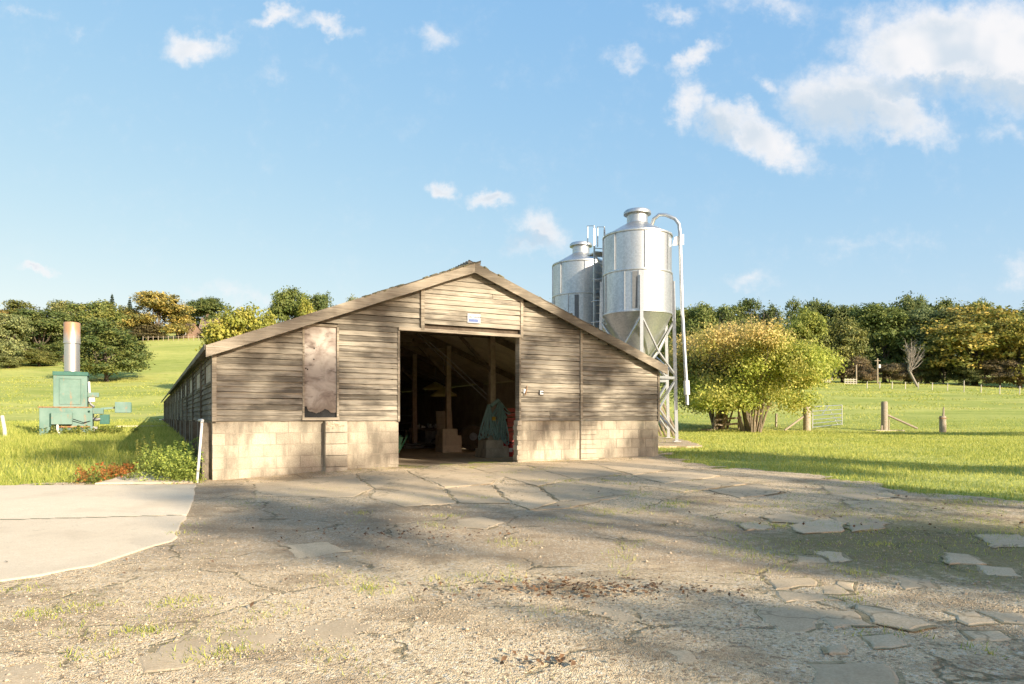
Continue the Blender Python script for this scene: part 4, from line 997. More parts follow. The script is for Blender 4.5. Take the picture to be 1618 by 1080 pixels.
# ladder with hoops beside the front silo
lx, ly = (947 - HX) / FPX * 23.2, 23.2; g = gz(lx, ly) + .10; s = thing('silo_ladder', 'galvanised access ladder with top rail between the silos', 'ladder', (lx, ly, g), R(20))
for x in (-.19, .19): MB().bar((x, 0, 0), (x, 0, 7.05), .045, .045).build('stile', M['galvanised'], s)
MB().tube([(-.19,0,6.35),(-.19,0,7.15),(-.19,.5,7.28),(-.19,.5,6.6)], .022, 6).build('hand_rail', M['galvanised'], s); MB().tube([(.19,0,6.35),(.19,0,7.15),(.19,.5,7.28),(.19,.5,6.6)], .022, 6).build('hand_rail', M['galvanised'], s)
for k_ in range(24): MB().tube([(-.19,0,.2+k_*.27),(.19,0,.2+k_*.27)], .014, 6).build('rung', M['galvanised'], s)
for z_ in (3.2, 3.9, 4.6, 5.3): MB().tube([(.36*math.cos(a), -.02+.36*math.sin(a)-.1, z_) for a in np.linspace(math.pi*1.0, math.pi*2.0, 10)], .014, 6, False).build('hoop', M['galvanised'], s)
MB().box(-.1,1.0,.1,.7,6.3,6.34).build('platform', M['galvanised'], s)
MB().tube([(.6,.1,6.34),(.6,.1,7.05),(1.1,.3,7.25)], .02, 6).build('hand_rail', M['galvanised'], s); MB().bar((-.15,.05,6.2),(.35,.0,5.5),.04,.04).build('stay', M['galvanised'], s)

# ------------------------------------------------------------------ green incinerator in the grass
ib = onray(112, 24.0); K = 24.0 / FPX
inc = thing('incinerator', 'pale green incinerator with tall rust-topped flue standing in the grass', 'incinerator', ib, R(29))
GP, DG = M['green_paint'], M['dark_green_paint']
def bev_box(name, mat, x0, x1, y0, y1, z0, z1, par=inc, bv=.012):
    o = MB().box(x0, x1, y0, y1, z0, z1).build(name, mat, par); md = o.modifiers.new('bevel', 'BEVEL'); md.width = bv; md.segments = 2; return o
bev_box('chamber', GP, -.86, .66, -.55, .65, .0, 1.0); bev_box('upper_chamber', GP, -.48, .50, -.42, .55, 1.0, 2.08)
MB().box(-.89,.64,-.57,.67,.985,1.02).build('chamber_lip', M['rusty_metal'], inc); bev_box('hood', DG, -.50, .53, -.45, .58, 2.08, 2.21)
bev_box('control_box', GP, -.52, .08, -.72, -.55, .42, .82); MB().box(-.56,-.50,-.62,-.55,.36,.8).build('box_shadow_strip', DG, inc)  # solid dark green strip stands in for the shadow beside the control box
MB().bar((-.40,-.58,.34),(.60,-.58,.34),.03,.05).build('chamber_rail', M['rusty_metal'], inc)
MB().tube([(-.34,-.66,.44),(-.34,-.7,.25),(-.28,-.72,.08),(-.2,-.74,.0)], .035, 8).build('supply_hose', M['white_plastic'], inc, True)
st = thing('flue', '', ''); [st.__delitem__(k_) for k_ in list(st.keys())]; st.parent = inc; st.location = (.03, .05, 2.2)
MB().lathe([(.235,0),(.235,1.02)], 32).build('flue_lower', M['stack_metal'], st, True); MB().lathe([(.25,1.02),(.25,1.72),(.235,1.74),(.2,1.74),(.2,1.2)], 32).build('flue_upper', M['stack_metal'], st, True); MB().lathe([(.252,1.0),(.262,1.01),(.262,1.05),(.252,1.06)], 32).build('flue_collar', M['stack_metal'], st, True)
MB().lathe([(.30,-.01),(.30,.03),(.24,.04)], 24).build('flue_base', DG, st, True)
for k_ in range(2):
    for z_ in (.16, .84): MB().lathe([(.03,0),(.03,.05)], 8, (.56, -.575, z_), True).build('hinge', DG, inc)
MB().bar((-.30,-.435,1.12),(-.30,-.435,1.98),.012,.03).bar((.32,-.435,1.12),(.32,-.435,1.98),.012,.03).bar((-.30,-.435,1.98),(.32,-.435,1.98),.012,.03).bar((-.30,-.435,1.12),(.32,-.435,1.12),.012,.03).build('access_panel', GP, inc)
MB().tube([(.1,-.70,.6),(.4,-.66,.48),(.66,-.5,.55),(.8,-.35,.72)], .015, 6).build('cable', M['black_rubber'], inc, True)
bev_box('burner_bracket', GP, .62, .98, -.3, .2, .78, .98); MB().bar((.9,-.1,.96),(1.32,-.1,1.0),.07,.07).build('burner_arm', GP, inc)
bev_box('fan_box', GP, 1.32, 1.82, -.3, .15, .82, 1.20); MB().box(1.821,1.84,-.28,.13,.84,1.18).build('fan_box_end', DG, inc)
bev_box('burner_motor', DG, .86, 1.16, -.2, .2, .42, .76); MB().tube([(.62,-.15,.62),(.76,-.2,.58),(.88,-.2,.6)], .06, 10).build('fuel_pipe', M['grey_metal'], inc, True)
bev_box('hopper_tray', GP, .50, .84, -.25, .15, 1.36, 1.52); MB().bar((.54,-.1,1.9),(.56,-.1,1.52),.06,.06).build('upper_strut', M['white_plastic'], inc); bev_box('hopper_motor', M['white_plastic'], .53, .72, -.2, .05, 1.20, 1.36)
MB().tube([(.55,-.1,1.2),(.6,-.12,1.1),(.7,-.15,1.02)], .04, 8).build('feed_tube', M['grey_metal'], inc, True)
MB().box(.62,.80,-.4,.2,.0,.34).build('plinth', M['grey_metal'], inc); MB().box(.80,1.06,-.3,.1,.0,.2).build('rusty_tray', M['rusty_metal'], inc)

# ------------------------------------------------------------------ trees
def unit(v): return v / np.maximum(np.linalg.norm(v, axis=1, keepdims=True), 1e-9)
def leaf_quads(C, N, S, tint, rng, aspect=.62):
    n = len(C); t = unit(np.cross(N, rng.normal(size=(n, 3)))); b = unit(np.cross(N, t))
    S = S[:, None]; fold = N * S * .12
    V = np.stack([C - t * S, C - b * S * aspect + fold, C + t * S, C + b * S * aspect + fold], 1).reshape(-1, 3)
    return V, np.arange(n * 4).reshape(n, 4), np.repeat(tint, 4)
def crown_mesh(seed, lobes, n, size, per=16, spread=.55, shell=.5, up=.35):
    rng = np.random.default_rng(seed); L = np.array([c for c, r in lobes]); RR = np.array([r for c, r in lobes])
    w = (RR.prod(1)) ** .66; k = max(1, n // per); li = rng.choice(len(L), k, p=w / w.sum())
    d = unit(rng.normal(size=(k, 3))); d[:, 2] = np.where(d[:, 2] < -.4, -d[:, 2] * .6, d[:, 2]); rad = 1 - shell * rng.random(k) ** 1.6
    seedp = L[li] + d * RR[li] * rad[:, None]
    ct = rng.random(k)
    C = np.repeat(seedp, per, 0) + rng.normal(size=(k * per, 3)) * spread * np.array([1, 1, .62]); N = unit(np.repeat(d, per, 0) + rng.normal(size=(k * per, 3)) * .65 + np.array([0, 0, up]))
    S = size * rng.uniform(.6, 1.25, k * per); tint = np.clip(np.repeat(ct, per) * .6 + rng.random(k * per) * .4, 0, 1)
    V, F, T = leaf_quads(C, N, S, tint, rng); me = fast_mesh('crown', V, F, {'tint': T}); me.materials.append(M['foliage']); return me
def lobed(seed, H, Rr, base, n=15):
    rnd = random.Random(seed); out = [((0, 0, base + (H - base) * .52), (Rr * .62, Rr * .62, (H - base) * .43))]
    for i in range(n):
        t = rnd.random(); a = i * 2.4 + rnd.uniform(-.4, .4); z = base + (H - base) * (.10 + .78 * t); rr = Rr * (1 - .72 * abs(t - .32) ** 1.25) * rnd.uniform(.52, .80)
        s = Rr * rnd.uniform(.26, .42); out.append(((math.cos(a) * rr, math.sin(a) * rr, z), (s, s, s * .78)))
    return out
def trunk_mesh(seed, H, base, r0, lobes, n=9):
    rnd = random.Random(seed); m = MB(); zt = base + (H - base) * .62
    m.tube([(0, 0, -.6), (0, 0, .1), (rnd.uniform(-.15,.15), 0, base * .6), (rnd.uniform(-.3,.3), rnd.uniform(-.3,.3), zt)], [r0 * 1.5, r0 * 1.15, r0 * .85, r0 * .3], 9)
    for (c, r) in random.Random(seed + 1).sample(lobes[1:], min(n, len(lobes) - 1)):
        z0 = base * .55 + rnd.random() * (zt - base * .55) * .6; c = Vector(c); p0 = Vector((0, 0, z0)); mid = p0.lerp(c, .5) + Vector((0, 0, -.08 * (c - p0).length))
        m.tube([p0, mid, c], [r0 * .42, r0 * .26, r0 * .07], 6, False)
    me = m.mesh('trunk', True); me.materials.append(M['bark']); return me
PROTO = []
for i in range(6):
    H, Rr, b_ = [(14, 6.2, .7), (16, 5.6, .8), (13, 6.8, .5), (17, 5.0, .9), (12, 5.4, .3), (15, 7.2, 1.0)][i]
    lb = lobed(i + 3, H, Rr, b_, 26); PROTO.append((H, Rr, crown_mesh(i, lb, 15000, .25, 18, .48), trunk_mesh(i, H, b_, .38, lb)))
def tree(label, px, top, D, wpx, proto, col, autumn=0.0, name='broadleaf_tree', cat='tree', group=None, rz=None):
    p = onray(px, D); H, Rr, cm, tm = PROTO[proto]
    h = CAMZ + (HY - top) / FPX * D - p.z; sx = wpx / 2 / FPX * D / (Rr * 1.02); sz = max(h, 3) / (H * 1.01)
    o = thing(name, label, cat, p, rz if rz is not None else random.uniform(0, 6.28), group); 
    t = link('trunk', tm, None, o); c = link('crown', cm, None, o); c.color = (*col, autumn)
    for q in (t, c): q.scale = (sx, sx, sz)
    return o
DKG, MIDG, OLV, YEL, PAL, GLD, RST = (.085,.118,.034), (.115,.150,.040), (.145,.158,.044), (.24,.255,.048), (.19,.215,.085), (.25,.23,.05), (.23,.165,.06)
LW, RW = 'trees on the hill left of the barn', 'trees of the wood beyond the right field'
TREES = [
 ('rust-tinged tree at the very left edge of the picture', -12, 478, 150, 75, 1, RST, .5, LW), ('pale grey-green spreading tree at the far left field edge', 8, 492, 138, 92, 2, PAL, .1, LW),
 ('dark green rounded tree left of the incinerator flue', 62, 482, 150, 100, 0, DKG, .12, LW), ('olive tree rising just behind the dark rounded tree at left', 40, 474, 172, 80, 3, OLV, .2, LW),
 ('tall pale-topped tree directly behind the flue', 112, 470, 172, 74, 1, PAL, .3, LW), ('big spreading oak standing alone on the slope behind the incinerator', 168, 504, 116, 132, 5, DKG, .16, LW),
 ('tall green oak behind the lone oak on the slope', 152, 471, 158, 100, 0, MIDG, .25, LW), ('golden-brown oak crowning the hill top', 250, 459, 205, 104, 2, (.18,.165,.05), .75, LW),
 ('small rusty tree between the hill-top oak and the conifers', 212, 482, 205, 70, 4, OLV, .6, LW), ('dark green tree above the farmhouse roofs', 330, 468, 225, 78, 0, DKG, .1, LW),
 ('bare-topped grey tree left of the farmhouses', 300, 482, 235, 60, 3, PAL, .3, LW), ('yellow-green tree rising behind the long side of the barn', 372, 477, 92, 116, 4, (.26,.265,.05), .25, LW),
 ('second yellow-green tree partly behind the barn roof', 415, 488, 100, 70, 2, YEL, .3, LW), ('green oak above the left slope of the barn roof', 462, 450, 150, 78, 0, MIDG, .1, LW),
 ('small bright yellow tree between two oaks above the barn roof', 489, 467, 146, 44, 4, YEL, .4, LW), ('dark green oak right of the yellow tree above the barn roof', 514, 458, 150, 62, 2, DKG, .12, LW),
 ('low tree top just showing over the barn roof', 556, 463, 165, 50, 4, OLV, .4, LW), ('tree far left of the lone oak, outside the field corner', -95, 470, 150, 120, 5, MIDG, .2, LW),
 # right wood, front row
 ('tree top peeping between the barn roof and the silos', 866, 468, 140, 50, 4, OLV, .3, RW), ('dark tree beside the silo fill pipe', 1098, 474, 140, 86, 0, MIDG, .15, RW),
 ('bright yellow-green rounded tree right of the hazel', 1266, 488, 122, 100, 2, (.21,.24,.05), .12, RW), ('olive green tree right of the yellow-green tree', 1330, 494, 124, 84, 4, OLV, .12, RW),
 ('tall dark green tree behind the two poles', 1398, 470, 128, 118, 1, MIDG, .06, RW), ('blue-green rounded tree above the dead tree', 1466, 478, 126, 104, 0, (.12,.155,.062), .08, RW),
 ('huge spreading tree turning gold at the right of the wood', 1540, 474, 118, 200, 5, (.17,.185,.042), .85, RW), ('yellow-green tree at the right edge of the picture', 1612, 494, 112, 110, 2, (.23,.23,.048), .6, RW),
 ('dark tree just outside the right edge of the wood', 1700, 476, 116, 130, 0, MIDG, .3, RW), ('green tree beyond the right edge of the wood', 1800, 470, 116, 140, 5, OLV, .4, RW)]
for i, (lab, px, top, D, w, pr_, col, au, grp) in enumerate(TREES): tree(lab, px, top, D, w, pr_, col, au, group=grp)
ORD = 'leftmost second third fourth fifth sixth seventh eighth ninth tenth eleventh twelfth thirteenth fourteenth fifteenth sixteenth seventeenth eighteenth nineteenth'.split()
BACK = [(1060,478,158,80),(1122,477,160,74),(1160,474,156,80),(1190,468,160,70),(1228,478,158,64),(1262,469,162,60),(1290,466,164,66),(1322,474,162,62),(1356,478,160,66),(1385,476,164,60),(1424,459,160,84),(1452,465,165,60),(1492,467,160,74),(1528,473,165,70),(1556,468,160,66),(1592,484,160,80),(1640,478,160,90),(1010,480,162,80),(960,486,164,80)]
for i, (px, top, D, w) in enumerate(BACK):
    tree(ORD[sorted(b[0] for b in BACK).index(px)] + ' from the left among the dark back-row trees of the right wood', px, top, D, w, i % 6, [DKG, (.095,.125,.042), MIDG][i % 3], .12, group='back row of the right wood')
SHR = [(1352,560,120,50),(1300,560,122,60),(1405,572,118,46),(1436,570,120,44),(1490,560,118,70),(1580,565,112,70),(1230,560,122,70),(1180,555,122,70),(1650,560,112,80),(1370,576,118,36),(1530,575,114,50),(1110,560,122,60),(1265,566,121,60),(1455,570,119,50),(1610,568,111,60)]
for i, (px, top, D, w) in enumerate(SHR):
    tree(ORD[sorted(b[0] for b in SHR).index(px)] + ' from the left of the low shrubs at the foot of the right wood', px, top, D, w, (4, 2, 0)[i % 3], [(.165,.125,.075), (.09,.115,.045), (.14,.115,.07)][i % 3], .2, 'wood_edge_shrub', 'shrub', 'shrubs along the foot of the right wood')
for i, (px, top, D, w) in enumerate([(62,548,140,52),(14,560,136,50),(232,508,203,60),(200,512,203,50),(340,520,214,50),(100,540,148,50)]):
    tree(['olive bush below the dark tree at left', 'low bush at the far left field edge', 'dark bush under the golden-brown hill-top oak', 'dark bush right of the lone oak', 'bush beside the farmhouses', 'bush hidden behind the flue'][i], px, top, D, w, (4, 2)[i % 2], [OLV, PAL, (.11,.095,.05), (.09,.10,.045), MIDG, DKG][i], .15, 'hedge_bush', 'bush', 'bushes along the hill field edge')
# two conifers on the skyline
def conifer_mesh(seed):
    rng = np.random.default_rng(seed); n = 3200; t = rng.random(n) ** .7; z = 2 + 14 * (1 - t) ; tier = np.floor(z * 1.3) / 1.3; a = rng.random(n) * 6.283 + tier * 3
    armn = 7; a = np.round(a / (6.283 / armn)) * (6.283 / armn) + rng.normal(size=n) * .14 + tier; rr = (16.6 - tier) * .22 * rng.random(n) ** .6 + .05
    C = np.stack([rr * np.cos(a), rr * np.sin(a), tier - rr * .18 + rng.normal(size=n) * .16], 1); N = unit(rng.normal(size=(n, 3)) * .6 + np.array([0, 0, 1]))
    V, F, T = leaf_quads(C, N, np.full(n, .26), rng.random(n), rng, .5); me = fast_mesh('crown', V, F, {'tint': T}); me.materials.append(M['foliage']); return me
tm = MB().tube([(0,0,-.5),(0,0,8),(0,0,16.4)], [.3,.16,.03], 7).mesh('trunk', True); tm.materials.append(M['bark'])
for px, top, D, lab in ((177, 461, 215, 'taller dark conifer on the skyline behind the lone oak'), (205, 467, 218, 'slim dark conifer on the skyline left of the hill-top oak')):
    p = onray(px, D); h = CAMZ + (HY - top) / FPX * D - p.z; o = thing('conifer', lab, 'conifer', p, random.random() * 6, 'conifers on the skyline')
    t = link('trunk', tm, None, o); c = link('crown', conifer_mesh(px), None, o); c.color = (.055,.08,.045,0)
    for q in (t, c): q.scale = (h / 16.6,) * 3

# hazels by the gate
def hazel(label, px, py, D, H, Rr, n, cols, seed, lobes_extra=None):
    rng = np.random.default_rng(seed); rnd = random.Random(seed); p = at(px, py) if D is None else onray(px, D)
    o = thing('hazel_tree', label, 'tree', p, 0, 'hazels by the gate'); stems = []
    for i in range(26):
        a = rnd.uniform(0, 6.283); sp = rnd.uniform(.25, 1.0); rb = rnd.uniform(.08, .5); top = Vector((math.cos(a) * Rr * .75 * sp, math.sin(a) * Rr * .75 * sp, H * (1.0 - .42 * sp * sp) * rnd.uniform(.8, 1.04)))
        b = Vector((math.cos(a) * rb, math.sin(a) * rb, -.15)); mid = b.lerp(top, .45) + Vector((0, 0, H * .10)); mid.x *= .8; mid.y *= .8
        r0 = rnd.uniform(.03, .075); MB().tube([b, b.lerp(mid, .5) + Vector((rnd.uniform(-.05,.05), rnd.uniform(-.05,.05), .1)), mid, mid.lerp(top, .55), top], [r0, r0 * .85, r0 * .6, r0 * .35, .008], 6, False).build('stem', M['hazel_stem'], o, True); stems.append((mid, top))
    lobes = [((0, 0, H * .56), (Rr * .66, Rr * .66, H * .34)), ((-.3, -.6, H * .34), (Rr * .55, Rr * .4, H * .14))]
    for i in range(34):
        a = i * 2.4; t = rnd.random(); zz = H * (.20 + .64 * t); rr = Rr * (1 - .6 * abs(t - .42)) * rnd.uniform(.45, .95); s = Rr * rnd.uniform(.17, .32); lobes.append(((math.cos(a) * rr, math.sin(a) * rr, zz), (s, s, s * .85)))
    lobes += lobes_extra or []
    me = crown_mesh(seed + 50, lobes, n, .066, 20, .28, .7, .1); me.materials.clear(); me.materials.append(M['hazel_leaf'])
    c = link('crown', me, None, o); c.color = cols
    tw = MB()
    for mid, top in stems:
        for k_ in range(9):
            q = mid.lerp(top, rnd.uniform(.35, 1)); e = q + Vector((rnd.uniform(-.5,.5), rnd.uniform(-.5,.5), rnd.uniform(.35, .95))); tw.tube([q, q.lerp(e, .5) + Vector((0,0,.05)), e], [.012, .009, .004], 3, False)
    tw.build('twigs', M['hazel_stem'], o)
    return o
hazel('yellow-green many-stemmed hazel left of the field gate', 1188, 679, 34.0, 5.75, 3.7, 52000, (.32,.355,.06,.4), 11, [((3.2, -.3, 3.2), (1.1, 1.0, .6)), ((2.4, -.5, 2.5), (.9, .9, .6))])
hazel('brown-tinged bushy hazel just right of the silo legs', 1134, 677, 37.0, 5.7, 3.3, 36000, (.17,.19,.055,.75), 23)
# dead tree
p = at(1451, 611); o = thing('dead_tree', 'pale leafless dead tree at the edge of the right wood', 'tree', p); rnd = random.Random(6); sc_ = p.y / FPX
MB().tube([(0,0,-.2),(-1.2*1.2,0,2.6),(-1.0,0,4.2)], [.2,.16,.10], 7).build('trunk', M['dead_wood'], o, True)
m = MB()
for i in range(34):
    b = Vector((-1.2 + rnd.uniform(-.25,.25), rnd.uniform(-.2,.2), rnd.uniform(2.2, 4.2))); e = b + Vector((rnd.uniform(-1.2,2.1), rnd.uniform(-1,1), rnd.uniform(1.2, 3.4))); mid = b.lerp(e, .5) + Vector((.15,0,-.1)); m.tube([b, mid, e], [.06,.045,.02], 4, False)
    for k_ in range(3): q = mid.lerp(e, rnd.random()); m.tube([q, q + Vector((rnd.uniform(-.6,.6), rnd.uniform(-.4,.4), rnd.uniform(.3,.9)))], [.03,.015], 3, False)
m.build('branches', M['dead_wood'], o)

# tall trees behind the camera to the right: they cast the broken shade over yard and gable
def shade_tree(label, p_, s_, H, Rr, base, n, seed, nl, lob=None):
    x = (p_ - s_) / math.sqrt(2); y = (p_ + s_) / math.sqrt(2); o = thing('roadside_tree', label, 'tree', (x, y, gz(x, y)), 0, 'roadside trees behind the viewer')
    lb = lob or lobed(seed, H, Rr, base, nl)[1:]; me = crown_mesh(seed, lb, n, .16, 22, .42, .8); link('crown', me, None, o).color = (*MIDG, .3); link('trunk', trunk_mesh(seed, H, base, .3, lb, 8), None, o)
def shade_lobes(seed, p0, p1, pc, rows):      # boughs as separate clumps with gaps of light between them
    rnd = random.Random(seed); out = []
    for (z0, z1, n, r0, r1) in rows:
        for i in range(n):
            q = (p0 + (p1 - p0) * (i + rnd.uniform(.15, .85)) / n - pc) / math.sqrt(2); sd_ = rnd.uniform(-1.6, 1.6) / math.sqrt(2); r = rnd.uniform(r0, r1)
            out.append(((q - sd_, q + sd_, rnd.uniform(z0, z1)), (r, r, r * .8)))
    return out
shade_tree('tall roadside tree nearest the viewer on the right, behind the camera', 6.4, -30, 21, 3.6, 6.5, 6400, 71, 16, shade_lobes(1, 3.8, 9.2, 6.4, [(9.5, 11.5, 2, .6, 1.1), (11.5, 13.5, 3, .6, 1.05), (13.5, 15.6, 3, .5, .9), (15.8, 17.2, 3, .45, .7), (17.2, 18.6, 3, .45, .7), (18.6, 20, 3, .4, .65), (20, 21.2, 2, .4, .6)]))
shade_tree('broad roadside tree farther right, behind the camera', 11.8, -31, 22, 4.0, 6.5, 6200, 72, 16, shade_lobes(2, 9.0, 15.2, 11.8, [(9.5, 11.5, 3, .6, 1.1), (11.5, 13.5, 3, .6, 1.1), (13.5, 15.6, 3, .5, .9), (15.6, 17.0, 3, .5, .75), (17.0, 18.5, 4, .45, .7), (18.5, 20, 3, .45, .7), (20, 21.4, 2, .4, .6)]))
shade_tree('slim young tree along the lane, behind the camera', 16.6, -16, 12, 1.6, 2.2, 4000, 73, 12)
shade_tree('round tree by the gate track, out of the picture to the right', 37, -14, 11, 5.0, 1.5, 8000, 74, 16)

# ------------------------------------------------------------------ fences, gate, poles, houses
def post_at(name, label, cat, px, ybase, ytop, wpx, lean=0.0, mat='stake_timber', group=None, n=9):
    p = at(px, ybase); h = (ybase - ytop) / FPX * p.y; r = wpx / 2 / FPX * p.y; o = thing(name, label, cat, p, 0, group)
    MB().tube([(0, 0, -.3), (lean * .3, 0, h * .4), (lean, .01, h * .97), (lean, .01, h)], [r * 1.05, r, r * .95, r * .8], n).build('shaft', M[mat], o, True); return o, p, h
o, pg, hg = post_at('gate_post', 'thick weathered post the metal field gate hangs on', 'post', 1275, 680, 638, 11.5)
MB().tube([(-.15, 0, .75), (-1.25, -.25, .02)], .05, 7).build('strut', M['stake_timber'], o); MB().tube([(.12,-.1,.95),(.2,-.1,.95)], .02, 6).build('hinge', M['grey_metal'], o)
o, pg2, hg2 = post_at('gate_post', 'tall weathered post with a rail stay right of the gate opening', 'post', 1397.5, 681, 634, 10)
MB().tube([(.12, 0, .85), (1.75, .1, .14)], .055, 7).build('strut', M['stake_timber'], o); MB().tube([(.2,-.05,0),(.22,-.05,.62)], .03, 6).build('short_stake', M['stake_timber'], o)
MB().box(-.55,.9,-.25,.2,-.15,.06).build('stone_foot', M['concrete'], o); MB().tube([(-.2,-.1,0),(-.2,-.1,.3)], .05, 6).build('stub', M['stake_timber'], o)
o, p3, h3 = post_at('broken_post', 'short broken post with a splintered stake at the right of the field', 'post', 1489.5, 683, 657, 10)
MB().tube([(.06,.08,-.1),(.08,.08,.7),(.10,.08,1.25)], [.07,.065,.03], 6).build('splinter', M['stake_timber'], o, True); MB().box(-.16,.16,-.16,.16,h3-.12,h3-.09).build('rusty_strap', M['rusty_metal'], o)
gd = Vector((3.0, 3.1, 0)); gate = thing('field_gate', 'galvanised bar gate standing open from the left gate post', 'gate', (pg.x + .28, pg.y - .02, pg.z + .12), 0); L_ = gd.length; gx = gd.normalized(); gdz = gz(pg.x + gd.x, pg.y + gd.y) - pg.z
def gp(t, z_): return (gx.x * L_ * t, gx.y * L_ * t, z_ + gdz * t * .6)
for z_ in (.05, .25, .44, .65, .88, 1.12): MB().tube([gp(0, z_), gp(1, z_)], .022, 8).build('bar', M['galvanised'], gate, True)
for t in (0, 1): MB().tube([gp(t, 0), gp(t, 1.15)], .026, 8).build('end_upright', M['galvanised'], gate, True)
MB().tube([gp(.32, .70), gp(.5, 1.1), gp(.86, .05)], .018, 6).build('diagonal', M['galvanised'], gate); MB().tube([gp(.7, .5), gp(1, .05)], .018, 6).build('diagonal', M['galvanised'], gate)
# stock fence by the hazels
fb0 = at(1128, 679); fence = thing('rail_fence', 'low broken rail fence under the hazels', 'fence', fb0)
for px, py, tp_ in ((1128, 679, 658), (1167, 678, 655), (1226, 675, 653)):
    q = at(px, py); h = (py - tp_) / FPX * q.y; MB().tube([Vector((0,0,-.2)) + (q - fb0), Vector((.02,0,h)) + (q - fb0)], .06, 7).build('post', M['stake_timber'], fence)
q1, q2 = at(1128, 679) - fb0, at(1168, 678) - fb0
for z_ in (.25, .55): MB().bar(q1 + Vector((0,-.07,z_)), q2 + Vector((.1,-.07,z_+.06)), .04, .11).build('rail', M['stake_timber'], fence)
MB().bar(q1 + Vector((-.1,-.1,.02)), q1 + Vector((-.75,-.2,-.1)) + Vector((0,0,.1)), .04, .1).build('fallen_rail', M['stake_timber'], fence)
# far stake fence
sx_ = [(1370,613.5),(1390,613.5),(1409.5,614),(1430.5,614.5),(1451,615),(1473,616),(1497,617),(1523,619.5),(1550,620),(1579.5,622.5),(1611,624),(1645,626)]
q0 = at(*sx_[0]); ff = thing('stake_fence', 'line of thin pale stakes and wire across the far right field', 'fence', q0); pr0 = None
for i, (px, py) in enumerate(sx_):
    q = at(px, py) - q0; h = 1.0 if i != 7 else 1.5; MB().tube([q + Vector((0,0,-.2)), q + Vector((.03,0,h))], .055, 6).build('stake', M['pale_stake'], ff)
    if pr0 is not None:
        for z_ in (.5, .9): MB().tube([pr0 + Vector((0,0,z_)), q + Vector((0,0,z_))], .008, 3).build('wire', M['grey_metal'], ff)
    pr0 = q
for (x0, x1, py, lab) in ((1300, 1321, 605, 'left pale hurdle at the far end of the right field'), (1335, 1351, 607, 'right pale hurdle near the thin pole in the far field')):
    a_, b_ = at(x0, py), at(x1, py); b_ = Vector((b_.x, a_.y, a_.z)); o = thing('field_hurdle', lab, 'hurdle', a_, 0, 'far hurdles'); w = (b_ - a_).x
    for z_ in (.15, .45, .75): MB().box(0, w, -.03, .03, z_, z_ + .09).build('rail', M['pale_stake'], o)
    for t in np.linspace(0, 1, 5): MB().box(w * t - .04, w * t + .04, -.05, .05, 0, .95).build('upright', M['pale_stake'], o)
o, p, h = post_at('utility_pole', 'short bare pole at the foot of the right wood', 'pole', 1353, 606, 576, 2.2, 0, 'stake_timber', 'poles')
o, p, h = post_at('utility_pole', 'taller pole with a white box at the foot of the right wood', 'pole', 1386.5, 606, 566, 2.2, 0, 'stake_timber', 'poles'); MB().box(.1,.45,-.2,.2,h*.62,h*.62+.6).build('white_box', M['white_plastic'], o); MB().box(-.5,.5,-.05,.05,h*.9,h*.9+.1).build('cross_arm', M['stake_timber'], o)
post_at('fence_stake', 'pale leaning stake in the grass at the left edge', 'stake', 9, 692, 656, 5.5, -.12, 'pale_stake')
p = at(225, 676); o = thing('fallen_plank', 'pale plank lying in the shaded grass beside the barn', 'plank', p, R(58)); MB().box(-1.3,1.3,-.09,.09,.06,.12).build('plank', M['pale_stake'], o)
# logs and poles leaning beyond the barn's right corner
p = onray(1046, 27.5); o = thing('leaning_poles', 'bundle of cut poles leaning beyond the right corner of the barn', 'poles', p)
for k_ in range(7): MB().tube([(-.3 + k_ * .16, 0, -.05), (-.75 + k_ * .14, .3, 1.5 + .25 * math.sin(k_ * 2))], .05, 6).build('pole', M['hazel_stem'], o)
# hill fence
q0 = at(232, 539); hf = thing('hill_fence', 'thin fence along the top of the hill field', 'fence', q0)
for i in range(15):
    q = onray(226 + i * 8, 198) - q0; MB().tube([q, q + Vector((0,0,1.4))], .09, 5).build('stake', M['stake_timber'], hf)
    if i: MB().bar(pr0 + Vector((0,0,1.1)), q + Vector((0,0,1.1)), .05, .08).build('rail', M['stake_timber'], hf)
    pr0 = q
def house(label, px, D, wpx, hw, hr, dep, rz, wallm):
    p = onray(px, D); o = thing('farmhouse', label, 'house', p, rz, 'farmhouses on the hill'); w = wpx / FPX * D / 2
    MB().add([(-w,0,-1),(w,0,-1),(w,dep,-1),(-w,dep,-1),(-w,0,hw),(w,0,hw),(w,dep,hw),(-w,dep,hw),(w,dep/2,hr),(-w,dep/2,hr)], [(0,1,5,4),(1,2,6,8,5),(2,3,7,6),(3,0,4,9,7)]).build('wall', M[wallm], o)
    rf = MB().add([(-w-.3,-.4,hw-.2),(w+.3,-.4,hw-.2),(w+.3,dep/2,hr+.15),(-w-.3,dep/2,hr+.15),(w+.3,dep+.4,hw-.2),(-w-.3,dep+.4,hw-.2)], [(0,1,2,3),(3,2,4,5)]).build('roof', M['tile_roof'], o)
    MB().box(-w*.5,-w*.5+.7,dep/2-.4,dep/2+.4,hr-.3,hr+1.2).build('chimney', M['brick_wall'], rf)
    for x in (-w*.55, 0, w*.55): f = MB().box(x-.45,x+.45,-.06,.02,hw*.35,hw*.8).build('window', M['white_plastic'], o); MB().box(x-.35,x+.35,-.08,-.05,hw*.4,hw*.75).build('pane', M['window_dark'], f)
house('small brick farmhouse with brown roof on the hill', 287, 212, 26, 2.4, 4.6, 5, R(-25), 'brick_wall'); house('farmhouse with high rounded brown roof right of the brick one', 328, 216, 24, 2.6, 6.4, 7, R(10), 'brick_wall')

